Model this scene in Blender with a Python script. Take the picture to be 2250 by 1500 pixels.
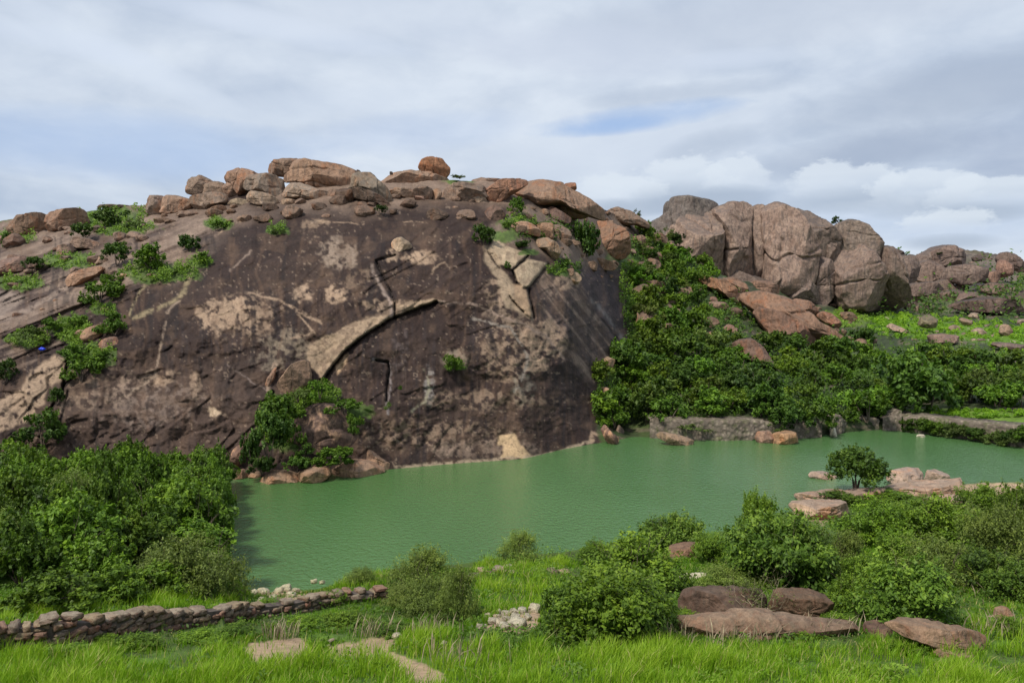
import bpy, math, random
import numpy as np
from mathutils import Vector, Matrix
random.seed(7); RNG = np.random.default_rng(11)
S = bpy.context.scene
for o in list(bpy.data.objects): bpy.data.objects.remove(o)
R = math.radians

# ------------------------------------------------------------------ camera, sky, sun, exposure
CAM_H = 22.0; FPX = 1732.0; PITCH = math.atan(110/FPX)
cam_d = bpy.data.cameras.new('camera'); cam = bpy.data.objects.new('camera', cam_d)
S.collection.objects.link(cam); S.camera = cam
cam_d.sensor_width = 36; cam_d.lens = 36*FPX/2250; cam_d.clip_end = 8000; cam_d.clip_start = .1
cam.location = (0, 0, CAM_H); cam.rotation_euler = (math.pi/2-PITCH, 0, 0)

SUN_EL, SUN_AZ = R(56), R(226)      # compass style: 0 = straight ahead (+Y), clockwise; 205 = behind, a little to the left
W = bpy.data.worlds.new('World'); S.world = W; W.use_nodes = True
wt = W.node_tree; wt.nodes.clear()
def build_sky(nt):
    N = nt.nodes; L = nt.links
    def n(t, **k):
        a = N.new(t)
        for q, v in k.items(): setattr(a, q, v)
        return a
    def mth(op, a, b=None, c=None, clamp=False):
        m = n('ShaderNodeMath', operation=op); m.use_clamp = clamp
        for i, v in enumerate((a, b, c)):
            if v is None: continue
            if isinstance(v, (int, float)): m.inputs[i].default_value = v
            else: L.new(v, m.inputs[i])
        return m.outputs[0]
    def mixc(f, a, b):
        m = n('ShaderNodeMix', data_type='RGBA')
        for s, v in ((0, f), (6, a), (7, b)):
            if isinstance(v, (int, float)): m.inputs[s].default_value = v
            elif isinstance(v, tuple): m.inputs[s].default_value = (*v, 1)
            else: L.new(v, m.inputs[s])
        return m.outputs[2]
    tc = n('ShaderNodeTexCoord'); sep = n('ShaderNodeSeparateXYZ'); L.new(tc.outputs['Generated'], sep.inputs[0])
    X, Y, Z = sep.outputs
    az = mth('ARCTAN2', X, Y); el = mth('ARCSINE', Z)
    zz = mth('ADD', mth('MAXIMUM', Z, 0.0), 0.16)
    cu = mth('DIVIDE', X, zz); cv = mth('DIVIDE', Y, zz)
    def vec(a, b, c=0.0):
        m = n('ShaderNodeCombineXYZ')
        for i, v in enumerate((a, b, c)):
            if isinstance(v, (int, float)): m.inputs[i].default_value = v
            else: L.new(v, m.inputs[i])
        return m.outputs[0]
    def noise(v, s, d=5, r=.55, dist=0.0):
        m = n('ShaderNodeTexNoise'); m.inputs['Scale'].default_value = s; m.inputs['Detail'].default_value = d
        m.inputs['Roughness'].default_value = r; m.inputs['Distortion'].default_value = dist
        L.new(v, m.inputs['Vector']); return m.outputs[0]
    def ramp(v, stops):
        m = n('ShaderNodeValToRGB'); e = m.color_ramp.elements
        while len(e) < len(stops): e.new(.5)
        for q, (p, c) in zip(e, stops): q.position = p; q.color = (c, c, c, 1)
        L.new(v, m.inputs[0]); return m.outputs[0]
    flat = vec(cu, cv); sph = vec(az, mth('MULTIPLY', el, 1.9))
    big = noise(flat, .55, 4, .5, .6); mid = noise(flat, 1.7, 6, .55, .5); bil = noise(sph, 13.0, 8, .58, .3)
    wob = noise(vec(mth('MULTIPLY', az, 1.0), mth('MULTIPLY', el, 3.0)), 5.0, 5, .6)
    # base overcast layer
    lum = mth('ADD', mth('MULTIPLY', big, .60), mth('ADD', mth('MULTIPLY', mid, .30), mth('MULTIPLY', bil, .16)))
    def ell(px, py, rx, ry, rot=0.0, jag=.5):
        a0 = math.atan((px-1125)/FPX); e0 = math.atan((640-py)/FPX*math.cos(a0))
        dx = mth('SUBTRACT', az, a0); dy = mth('SUBTRACT', el, e0)
        c, s = math.cos(rot), math.sin(rot)
        u = mth('DIVIDE', mth('ADD', mth('MULTIPLY', dx, c), mth('MULTIPLY', dy, s)), rx/FPX)
        v = mth('DIVIDE', mth('SUBTRACT', mth('MULTIPLY', dy, c), mth('MULTIPLY', dx, s)), ry/FPX)
        d = mth('ADD', mth('MULTIPLY', u, u), mth('MULTIPLY', v, v))
        d = mth('ADD', d, mth('MULTIPLY', mth('SUBTRACT', mth('ADD', mth('MULTIPLY', wob, .6), mth('MULTIPLY', bil, .4)), .5), jag*5))
        return mth('SMOOTH_MIN', mth('MAXIMUM', mth('SUBTRACT', 1.0, d), 0.0), 1.0, .3)
    def edge(px, py, rx, ry):
        fine_ = noise(sph, 34.0, 5, .6, .2)
        a0 = math.atan((px-1125)/FPX); e0 = math.atan((640-py)/FPX*math.cos(a0))
        u = mth('DIVIDE', mth('SUBTRACT', az, a0), rx/FPX); v = mth('DIVIDE', mth('SUBTRACT', el, e0), ry/FPX)
        v2 = mth('MULTIPLY', v, mth('ADD', 1.0, mth('MULTIPLY', mth('GREATER_THAN', 0.0, v), -.45)))
        d = mth('SUBTRACT', 1.0, mth('SQRT', mth('ADD', mth('MULTIPLY', u, u), mth('MULTIPLY', v2, v2))))
        d = mth('ADD', d, mth('MULTIPLY', mth('SUBTRACT', fine_, .5), 1.3)); d = mth('ADD', d, mth('MULTIPLY', mth('SUBTRACT', bil, .5), 1.2))
        hard = ramp(d, [(.0, 0), (.24, 1)]); fade = mth('MULTIPLY', mth('ADD', v, .9), .8, None, True)
        return mth('MULTIPLY', hard, fade)
    col = mixc(ramp(lum, [(.38, 0), (.60, 1)]), (.31, .38, .50), (.56, .615, .69))
    # greyer mass high on the right and over the ridge, paler streaks on the left
    for (px, py, rx, ry, rot, c, k, jg) in (
        (1650, 60, 700, 80, .05, (.42, .47, .56), .6, .3),
        (330, 160, 250, 34, -.38, (.56, .62, .71), .6, .35), (180, 110, 200, 26, -.1, (.55, .61, .71), .5, .35),
        (600, 70, 330, 30, -.12, (.55, .61, .71), .6, .4), (820, 40, 260, 60, .1, (.56, .61, .69), .5, .4), (700, 240, 380, 40, .15, (.53, .59, .68), .4, .4),
        (1330, 330, 420, 80, .12, (.53, .585, .67), .7, .35), (1250, 120, 380, 60, -.1, (.50, .55, .65), .45, .4), (1600, 140, 150, 22, .0, (.52, .58, .68), .6, .3),
        (300, 330, 460, 80, .0, (.35, .46, .66), .65, .3), (900, 300, 300, 50, .1, (.40, .49, .66), .4, .3),
        (2150, 200, 420, 70, .10, (.33, .385, .48), .75, .35), (1500, 215, 260, 24, .05, (.34, .40, .50), .5, .3),
        (1900, 340, 260, 46, .1, (.29, .345, .45), .75, .35), (2230, 330, 120, 80, .1, (.29, .345, .46), .6, .35), (1560, 320, 120, 36, .2, (.31, .37, .47), .55, .35),
        (2000, 500, 420, 60, .0, (.38, .47, .63), .5, .3)):
        col = mixc(mth('MULTIPLY', ell(px, py, rx, ry, rot, jg), k), col, c)
    # cumulus banks low on the right: bright tops over grey bases
    for (px, py, rx, ry) in ((1490, 395, 105, 50), (1610, 395, 80, 40), (1850, 405, 120, 42), (2010, 420, 110, 40), (2150, 430, 90, 34), (2080, 495, 90, 26), (1370, 420, 110, 32)):
        col = mixc(mth('MULTIPLY', ell(px, py+38, rx*1.05, ry*.7, 0, .3), .85), col, (.32, .38, .475))
        col = mixc(mth('MULTIPLY', edge(px, py-6, rx, ry), .76), col, (.57, .625, .69))
    sky = n('ShaderNodeTexSky', sky_type='NISHITA'); sky.sun_disc = False
    sky.sun_elevation = SUN_EL; sky.sun_rotation = SUN_AZ; sky.air_density = 1.0; sky.dust_density = 1.0
    sc = n('ShaderNodeVectorMath', operation='SCALE'); L.new(sky.outputs[0], sc.inputs[0]); sc.inputs[3].default_value = .085
    gap = ell(1410, 266, 270, 30, .10, .55)
    col = mixc(mth('MULTIPLY', gap, .50), col, (.20, .34, .60))
    col = mixc(mth('MULTIPLY', ell(1330, 286, 150, 18, .1, .5), .35), col, (.19, .34, .62))
    col = mixc(.06, col, sc.outputs[0])
    bg = n('ShaderNodeBackground'); L.new(col, bg.inputs[0]); bg.inputs[1].default_value = 1.0
    out = n('ShaderNodeOutputWorld'); L.new(bg.outputs[0], out.inputs[0])
build_sky(wt)
sd = bpy.data.lights.new('sun', 'SUN'); sd.energy = 3.0; sd.angle = R(9); sd.color = (1, .94, .84)
so = bpy.data.objects.new('sun', sd); S.collection.objects.link(so)
sdir = Vector((math.sin(SUN_AZ)*math.cos(SUN_EL), math.cos(SUN_AZ)*math.cos(SUN_EL), math.sin(SUN_EL)))
so.rotation_euler = sdir.to_track_quat('Z', 'Y').to_euler(); so.location = (0, -20, 80)
V = S.view_settings; V.view_transform = 'Standard'; V.look = 'None'; V.gamma = 1; V.exposure = 0.40; V.use_curve_mapping = False
S.render.engine = 'CYCLES'

# ------------------------------------------------------------------ maths helpers
CT, ST = math.cos(PITCH), math.sin(PITCH)
def ray(px, py):
    u = (np.asarray(px, float)-1125)/FPX; v = (750-np.asarray(py, float))/FPX
    return u, CT+v*ST, -ST+v*CT
def P(px, py, D):                       # point of the place seen there, D metres ahead
    u, y, z = ray(px, py); t = D/y
    return np.stack(np.broadcast_arrays(u*t, np.asarray(D, float)+0*t, CAM_H+t*z), -1)
def DW(px, py):                         # distance of the water surface there
    u, y, z = ray(px, py); return y*(-CAM_H/z)
class Noise:
    def __init__(s, seed): s.t = np.random.default_rng(seed).random((64, 64, 64)).astype(np.float32)
    def __call__(s, x, y, z=0.0):
        x, y, z = np.broadcast_arrays(np.asarray(x, float), np.asarray(y, float), np.asarray(z, float))
        xi, yi, zi = np.floor(x).astype(int), np.floor(y).astype(int), np.floor(z).astype(int)
        fx, fy, fz = x-xi, y-yi, z-zi
        fx = fx*fx*(3-2*fx); fy = fy*fy*(3-2*fy); fz = fz*fz*(3-2*fz); t = s.t; r = 0
        for a in (0, 1):
            for b in (0, 1):
                for c in (0, 1):
                    w = (fx if a else 1-fx)*(fy if b else 1-fy)*(fz if c else 1-fz)
                    r = r+w*t[(xi+a) & 63, (yi+b) & 63, (zi+c) & 63]
        return r*2-1
    def fbm(s, x, y, z=0.0, o=4, g=.5):
        r = 0; a = 1; k = 0
        for i in range(o):
            r = r+a*s(np.asarray(x)*2**i+17.3*i, np.asarray(y)*2**i+5.1*i, np.asarray(z)*2**i+9.7*i); k += a; a *= g
        return r/k
NZ = Noise(3); NZ2 = Noise(8)
def sstep(a, b, x): t = np.clip((x-a)/(b-a), 0, 1); return t*t*(3-2*t)

# ------------------------------------------------------------------ object helpers
C = S.collection.objects
def mesh(name, v, f, mat=None, smooth=True, cols=None):
    me = bpy.data.meshes.new(name); v = np.asarray(v, np.float32); f = np.asarray(f, np.int32)
    k = f.shape[1]
    me.vertices.add(len(v)); me.vertices.foreach_set('co', v.ravel())
    me.loops.add(f.size); me.loops.foreach_set('vertex_index', f.ravel())
    me.polygons.add(len(f)); me.polygons.foreach_set('loop_start', np.arange(len(f), dtype=np.int32)*k)
    me.polygons.foreach_set('loop_total', np.full(len(f), k, np.int32))
    me.update(calc_edges=True)
    me.polygons.foreach_set('use_smooth', np.full(len(f), smooth))
    if cols is not None:
        a = me.color_attributes.new('albedo', 'FLOAT_COLOR', 'POINT')
        c = np.ones((len(v), 4), np.float32); c[:, :cols.shape[1]] = cols; a.data.foreach_set('color', c.ravel())
    if mat: me.materials.append(mat)
    return me
def link(name, data, parent=None, label=None, cat=None, group=None, kind=None):
    o = bpy.data.objects.new(name, data); C.link(o)
    if parent: o.parent = parent
    if label: o['label'] = label
    if cat: o['category'] = cat
    if group: o['group'] = group
    if kind: o['kind'] = kind
    return o
def gridfaces(nr, nc, wrap=False):
    r, c = np.meshgrid(np.arange(nr-1), np.arange(nc if wrap else nc-1), indexing='ij')
    c2 = (c+1) % nc
    return np.stack([r*nc+c, r*nc+c2, (r+1)*nc+c2, (r+1)*nc+c], -1).reshape(-1, 4)

# ------------------------------------------------------------------ materials
class NT:
    def __init__(s, name):
        s.m = bpy.data.materials.new(name); s.m.use_nodes = True; s.t = s.m.node_tree; s.t.nodes.clear()
        s.out = s.t.nodes.new('ShaderNodeOutputMaterial')
    def n(s, t, **k):
        a = s.t.nodes.new(t)
        for q, v in k.items(): setattr(a, q, v)
        return a
    def put(s, sock, v):
        if isinstance(v, (int, float)): sock.default_value = v
        elif isinstance(v, tuple): sock.default_value = (*v, 1) if len(v) == 3 and sock.type == 'RGBA' else v
        else: s.t.links.new(v, sock)
    def math(s, op, a, b=0.0, clamp=False):
        m = s.n('ShaderNodeMath', operation=op); m.use_clamp = clamp; s.put(m.inputs[0], a); s.put(m.inputs[1], b); return m.outputs[0]
    def mix(s, f, a, b, mode='MIX'):
        m = s.n('ShaderNodeMix', data_type='RGBA', blend_type=mode); s.put(m.inputs[0], f); s.put(m.inputs[6], a); s.put(m.inputs[7], b); return m.outputs[2]
    def noise(s, sc, d=4, r=.55, vec=None, dist=0.0, stretch=None):
        m = s.n('ShaderNodeTexNoise'); m.inputs['Scale'].default_value = sc; m.inputs['Detail'].default_value = d
        m.inputs['Roughness'].default_value = r; m.inputs['Distortion'].default_value = dist
        if vec is None: vec = s.n('ShaderNodeTexCoord').outputs['Object']
        if stretch:
            q = s.n('ShaderNodeMapping'); s.t.links.new(vec, q.inputs[0]); q.inputs['Scale'].default_value = stretch; vec = q.outputs[0]
        s.t.links.new(vec, m.inputs['Vector']); return m.outputs[0]
    def ramp(s, v, stops):
        m = s.n('ShaderNodeValToRGB'); e = m.color_ramp.elements
        while len(e) < len(stops): e.new(.5)
        for q, (p, c) in zip(e, stops):
            q.position = p; q.color = (c, c, c, 1) if isinstance(c, (int, float)) else (*c, 1)
        s.put(m.inputs[0], v); return m.outputs[0]
    def bump(s, h, dist, st=1.0, nrm=None):
        m = s.n('ShaderNodeBump'); m.inputs['Strength'].default_value = st; m.inputs['Distance'].default_value = dist
        s.put(m.inputs['Height'], h)
        if nrm is not None: s.put(m.inputs['Normal'], nrm)
        return m.outputs[0]
    def prin(s, col, rough=.85, nrm=None, spec=.3):
        p = s.n('ShaderNodeBsdfPrincipled'); s.put(p.inputs['Base Color'], col); s.put(p.inputs['Roughness'], rough)
        p.inputs['Specular IOR Level'].default_value = spec
        if nrm is not None: s.put(p.inputs['Normal'], nrm)
        s.t.links.new(p.outputs[0], s.out.inputs[0]); return p
def attr_material(name, lo=.54, hi=1.24, b1=.5, speck=True):
    s = NT(name); a = s.n('ShaderNodeAttribute', attribute_name='albedo')
    n1 = s.noise(.55, 6, .62); n2 = s.noise(4.0, 5, .65); n3 = s.noise(1.6, 6, .7, dist=.6)
    f = s.math('ADD', s.math('MULTIPLY', n1, .45), s.math('ADD', s.math('MULTIPLY', n2, .3), s.math('MULTIPLY', n3, .25)))
    v = s.ramp(f, [(.36, lo), (.64, hi)])
    c = s.mix(1.0, a.outputs['Color'], v, 'MULTIPLY')
    if speck:
        sp = s.ramp(s.noise(2.6, 8, .75, dist=.4), [(.57, 0.0), (.70, 1.0)])
        c = s.mix(s.math('MULTIPLY', sp, .20), c, (.22, .155, .105))
        dk = s.ramp(s.noise(1.9, 8, .72), [(.36, 1.0), (.44, 0.0)])
        c = s.mix(s.math('MULTIPLY', dk, .45), c, (.022, .016, .015))
    nr = s.bump(n1, b1*.7, .6); nr = s.bump(n3, b1*.28, .7, nr); nr = s.bump(n2, .06, .7, nr)
    s.prin(c, .82, nr, .25); return s.m
M_DOME = attr_material('weathered_granite')
M_LAND = attr_material('soil_and_turf', .6, 1.4, .2, False)
def rock_material(name, a, b, rust, grey, lich=.6, k=1.0):
    s = NT(name); oi = s.n('ShaderNodeObjectInfo')
    off = s.n('ShaderNodeVectorMath', operation='ADD'); tc = s.n('ShaderNodeTexCoord')
    s.t.links.new(tc.outputs['Object'], off.inputs[0]); s.put(off.inputs[1], s.n('ShaderNodeCombineXYZ').outputs[0])
    rr = s.math('MULTIPLY', oi.outputs['Random'], 50.0)
    cx = s.n('ShaderNodeCombineXYZ'); s.put(cx.inputs[0], rr); s.put(cx.inputs[1], rr); s.put(off.inputs[1], cx.outputs[0]); ve = off.outputs[0]
    n1 = s.noise(.28*k, 5, .6, ve, .5); n2 = s.noise(1.1*k, 7, .68, ve); n3 = s.noise(5.0*k, 4, .6, ve)
    c = s.mix(s.ramp(n1, [(.38, 0.), (.62, 1.)]), a, b)
    c = s.mix(s.math('MULTIPLY', s.ramp(s.noise(.45*k, 5, .6, ve, .8, (1, 1, .5)), [(.52, 0.), (.64, 1.)]), .6), c, rust)
    geo = s.n('ShaderNodeNewGeometry'); sx = s.n('ShaderNodeSeparateXYZ'); s.put(sx.inputs[0], geo.outputs['Normal'])
    up = s.math('ADD', sx.outputs[2], s.math('MULTIPLY', s.math('SUBTRACT', n2, .5), 1.6))
    c = s.mix(s.math('MULTIPLY', s.ramp(up, [(.55, 0.), (.95, 1.)]), lich), c, grey)
    st = s.ramp(s.noise(.8*k, 6, .7, ve, 0, (1.6, 1.6, .16)), [(.49, 0.), (.62, 1.)])
    c = s.mix(s.math('MULTIPLY', st, .62), c, grey)
    c = s.mix(1.0, c, s.ramp(n2, [(.3, .6), (.7, 1.38)]), 'MULTIPLY')
    c = s.mix(1.0, c, s.ramp(n3, [(.3, .82), (.7, 1.16)]), 'MULTIPLY')
    c = s.mix(1.0, c, oi.outputs['Color'], 'MULTIPLY')
    nr = s.bump(n1, .6/k, .7); nr = s.bump(n2, .30/k, .9, nr); nr = s.bump(n3, .07/k, .8, nr)
    s.prin(c, .85, nr, .25); return s.m
M_BOULDER = rock_material('boulder_granite', (.215, .158, .122), (.285, .212, .165), (.29, .15, .085), (.10, .088, .08))
M_FACE = rock_material('cliff_granite', (.235, .178, .150), (.315, .248, .205), (.225, .16, .125), (.085, .078, .078), .8)
M_NEAR = rock_material('near_granite', (.17, .12, .092), (.30, .225, .17), (.27, .15, .10), (.13, .118, .095), .45, 3.2)
M_DARK = rock_material('dark_varnished_granite', (.070, .048, .040), (.13, .09, .072), (.42, .28, .18), (.05, .04, .037), .4, 1.5)
M_STONE = rock_material('wall_stone', (.17, .115, .088), (.26, .185, .14), (.26, .115, .075), (.24, .205, .15), .6, 3.0)
M_PALE = rock_material('pale_stone', (.46, .40, .31), (.58, .52, .40), (.42, .32, .2), (.30, .28, .22), .2)
def leaf_material(name, dark, mid, light, trans=.25, nsc=.5, straw=None):
    s = NT(name); oi = s.n('ShaderNodeObjectInfo'); a = s.n('ShaderNodeAttribute', attribute_name='albedo')
    sep = s.n('ShaderNodeSeparateColor'); s.put(sep.inputs[0], a.outputs['Color'])
    c = s.ramp(s.math('ADD', s.math('MULTIPLY', sep.outputs[0], .72), s.math('MULTIPLY', s.noise(nsc, 3, .5), .28)), [(.05, dark), (.5, mid), (.98, light)] if not straw else [(.05, dark), (.42, mid), (.78, light), (.97, straw)])
    c = s.mix(1.0, c, oi.outputs['Color'], 'MULTIPLY')
    p = s.prin(c, .55, None, .25)
    tr = s.n('ShaderNodeBsdfTranslucent'); s.put(tr.inputs[0], s.mix(1.0, c, (1.15, 1.25, .6), 'MULTIPLY'))
    mx = s.n('ShaderNodeMixShader'); mx.inputs[0].default_value = trans
    s.t.links.new(p.outputs[0], mx.inputs[1]); s.t.links.new(tr.outputs[0], mx.inputs[2]); s.t.links.new(mx.outputs[0], s.out.inputs[0])
    return s.m
M_LEAF = leaf_material('shrub_leaves', (.020, .046, .006), (.088, .168, .014), (.21, .33, .030))
M_LEAF2 = leaf_material('dark_leaves', (.015, .036, .007), (.056, .112, .014), (.150, .235, .030))
M_LEAF3 = leaf_material('olive_leaves', (.042, .064, .016), (.120, .178, .036), (.245, .32, .075))
M_GRASS = leaf_material('grass_blades', (.032, .082, .005), (.140, .285, .010), (.29, .43, .028), .3, .35, (.46, .42, .16))
s = NT('bark'); s.prin(s.ramp(s.noise(6, 4, .6), [(.3, (.07, .05, .037)), (.7, (.17, .13, .10))]), .9); M_BARK = s.m
s = NT('dry_twigs'); s.prin(s.ramp(s.noise(6, 4, .6), [(.3, (.20, .16, .10)), (.7, (.38, .32, .21))]), .9); M_TWIG = s.m
s = NT('blue_plastic'); s.prin((.02, .05, .55), .4); M_BLUE = s.m
s = NT('old_mortar'); s.prin(s.ramp(s.noise(3, 4, .6), [(.3, (.05, .04, .035)), (.7, (.12, .095, .08))]), .95); M_MORTAR = s.m
s = NT('embankment_masonry')
n1 = s.noise(.5, 6, .65); vo = s.n('ShaderNodeTexVoronoi'); vo.inputs['Scale'].default_value = 1.6; s.put(vo.inputs['Vector'], s.n('ShaderNodeTexCoord').outputs['Object'])
c = s.mix(s.ramp(n1, [(.38, 0.), (.62, 1.)]), (.17, .135, .105), (.28, .23, .18))
c = s.mix(s.ramp(s.noise(.8, 6, .7), [(.5, 0.), (.62, .8)]), c, (.13, .14, .06))
c = s.mix(1.0, c, s.ramp(vo.outputs['Distance'], [(.1, 1.15), (.5, .6)]), 'MULTIPLY')
s.prin(c, .9, s.bump(vo.outputs['Distance'], .25, .8)); M_BANK = s.m
# murky green water
s = NT('green_lake_water')
tc = s.n('ShaderNodeTexCoord').outputs['Object']
w1 = s.noise(2.6, 4, .55, tc, .2, (.8, .7, 1)); w2 = s.noise(6.5, 3, .5, tc, .2, (.9, .7, 1)); w3 = s.noise(.05, 3, .5, tc, 0, (1, .35, 1))
wind = s.ramp(s.noise(.035, 4, .6, tc, .6, (1, .3, 1)), [(.4, .45), (.6, 1.0)])
nr = s.bump(s.math('MULTIPLY', w1, wind), .30, 1.0); nr = s.bump(s.math('MULTIPLY', w2, wind), .12, 1.0, nr)
c = s.ramp(w3, [(.3, (.054, .136, .038)), (.7, (.082, .172, .058))])
p = s.prin(c, s.math('MULTIPLY', wind, .17), nr, .8); p.inputs['IOR'].default_value = 1.36
M_WATER = s.m

# ------------------------------------------------------------------ lofted terrain
class Loft:
    """land defined by profile curves: along each bearing px a list of (py, distance) from the waterline / near edge to its crest"""
    def __init__(s, cols, nx, nt, px0, px1, mode):
        s.px = np.linspace(px0, px1, nx); T = np.linspace(0, 1, 81)
        xs = [c[0] for c in cols]; A, B, D = [], [], []
        for x, kn in cols:
            base = float(DW(x, kn[0][0])); kn = [(py, base+d if rel else d) for py, d, rel in kn]
            py = np.array([k[0] for k in kn], float); dd = np.array([k[1] for k in kn], float)
            t = (py[0]-py)/(py[0]-py[-1]); A.append(py[0]); B.append(py[-1])
            d = np.interp(T, t, dd); k = np.ones(5)/5
            e = np.convolve(np.pad(d, 2, mode='edge'), k, 'valid'); e[:3] = d[:3]; D.append(e)
        D = np.array(D)
        s.A = np.interp(s.px, xs, A); s.B = np.interp(s.px, xs, B)
        s.D = np.stack([np.interp(s.px, xs, D[:, i]) for i in range(81)], -1); s.T = T
    def smooth(s, k, what=('D',)):
        w = np.hanning(k+2)[1:-1]; w /= w.sum(); h = k//2
        for q in what:
            a = getattr(s, q)
            if a.ndim == 1: setattr(s, q, np.convolve(np.pad(a, h, mode='edge'), w, 'valid'))
            else: setattr(s, q, np.stack([np.convolve(np.pad(a[:, i], h, mode='edge'), w, 'valid') for i in range(a.shape[1])], -1))
    def dist(s, px, py):
        px = np.asarray(px, float); py = np.asarray(py, float)
        i = np.clip((px-s.px[0])/(s.px[1]-s.px[0]), 0, len(s.px)-1.001); i0 = i.astype(int); f = i-i0
        A = s.A[i0]*(1-f)+s.A[i0+1]*f; B = s.B[i0]*(1-f)+s.B[i0+1]*f
        t = np.clip((A-py)/(A-B), 0, 1)*80; t0 = np.clip(t.astype(int), 0, 79); g = t-t0
        D = s.D
        return (D[i0, t0]*(1-g)+D[i0, t0+1]*g)*(1-f)+(D[i0+1, t0]*(1-g)+D[i0+1, t0+1]*g)*f
def rel(l): return [(a, b, True) for a, b in l]
def absd(l): return [(a, b, False) for a, b in l]
far_cols = [
 (-500, rel([(1075, 0), (950, 4), (800, 12), (700, 22), (640, 36), (600, 52), (575, 70)])),
 (0, rel([(1070, 0), (950, 4), (800, 13), (700, 24), (600, 40), (540, 56), (500, 74), (486, 82)])),
 (300, rel([(1056, 0), (900, 5), (750, 12), (650, 21), (570, 32), (500, 48), (470, 60), (452, 70)])),
 (560, rel([(1048, 0), (900, 5), (750, 11), (650, 18), (550, 29), (480, 42), (440, 54), (425, 60)])),
 (800, rel([(1036, 0), (900, 4.5), (750, 10), (650, 16), (550, 26), (470, 38), (430, 48), (405, 58)])),
 (1000, rel([(1018, 0), (900, 4), (750, 9), (650, 15), (550, 24), (470, 36), (430, 46), (395, 62)])),
 (1150, rel([(1008, 0), (900, 4), (750, 9.5), (650, 16), (550, 26), (470, 39), (430, 50), (402, 64)])),
 (1250, rel([(984, 0), (900, 4), (750, 10), (650, 18), (550, 31), (470, 48), (440, 58), (415, 70)])),
 (1320, rel([(972, 0), (900, 9), (800, 18), (700, 30), (600, 44), (520, 60), (470, 72), (458, 78)])),
 (1390, rel([(968, 1), (900, 20), (800, 37), (700, 51), (600, 68), (520, 84), (490, 94), (482, 98)])),
 (1440, rel([(968, 2.4), (930, 3.6), (850, 19), (750, 40), (650, 64), (570, 84), (525, 98), (512, 104)])),
 (1520, rel([(968, 2.4), (926, 3.6), (850, 19), (750, 45), (680, 68), (620, 86), (585, 100), (575, 106)])),
 (1620, rel([(968, 2.4), (926, 3.6), (850, 21), (750, 55), (700, 75), (650, 98), (625, 112), (618, 120)])),
 (1780, rel([(966, 2.4), (928, 3.6), (850, 25), (780, 60), (740, 88), (700, 120), (665, 175), (645, 240)])),
 (1900, rel([(952, 2.4), (918, 3.6), (850, 29), (780, 72), (730, 118), (690, 175), (650, 240), (600, 330)])),
 (1990, rel([(947, 2.4), (915, 3.6), (850, 31), (780, 74), (730, 120), (690, 175), (650, 240), (600, 340), (565, 420)])),
 (2100, rel([(962, 2.4), (925, 3.7), (880, 16), (800, 65), (740, 112), (700, 165), (660, 230), (600, 330), (560, 410), (548, 430)])),
 (2200, rel([(978, 2.4), (930, 3.8), (880, 18), (800, 65), (740, 112), (700, 165), (660, 230), (610, 320), (580, 380), (562, 400)])),
 (2260, rel([(986, 2.4), (935, 4), (880, 20), (800, 65), (740, 112), (700, 165), (660, 230), (610, 320), (590, 380), (578, 400)])),
 (2900, rel([(1010, 2.4), (950, 4), (880, 22), (800, 65), (740, 112), (700, 165), (660, 230), (630, 300), (610, 360), (600, 400)])),
]
FAR = Loft(far_cols, 1300, 300, -450, 2850, 'far'); FAR.smooth(25); FAR.smooth(9, ('A', 'B'))
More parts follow.
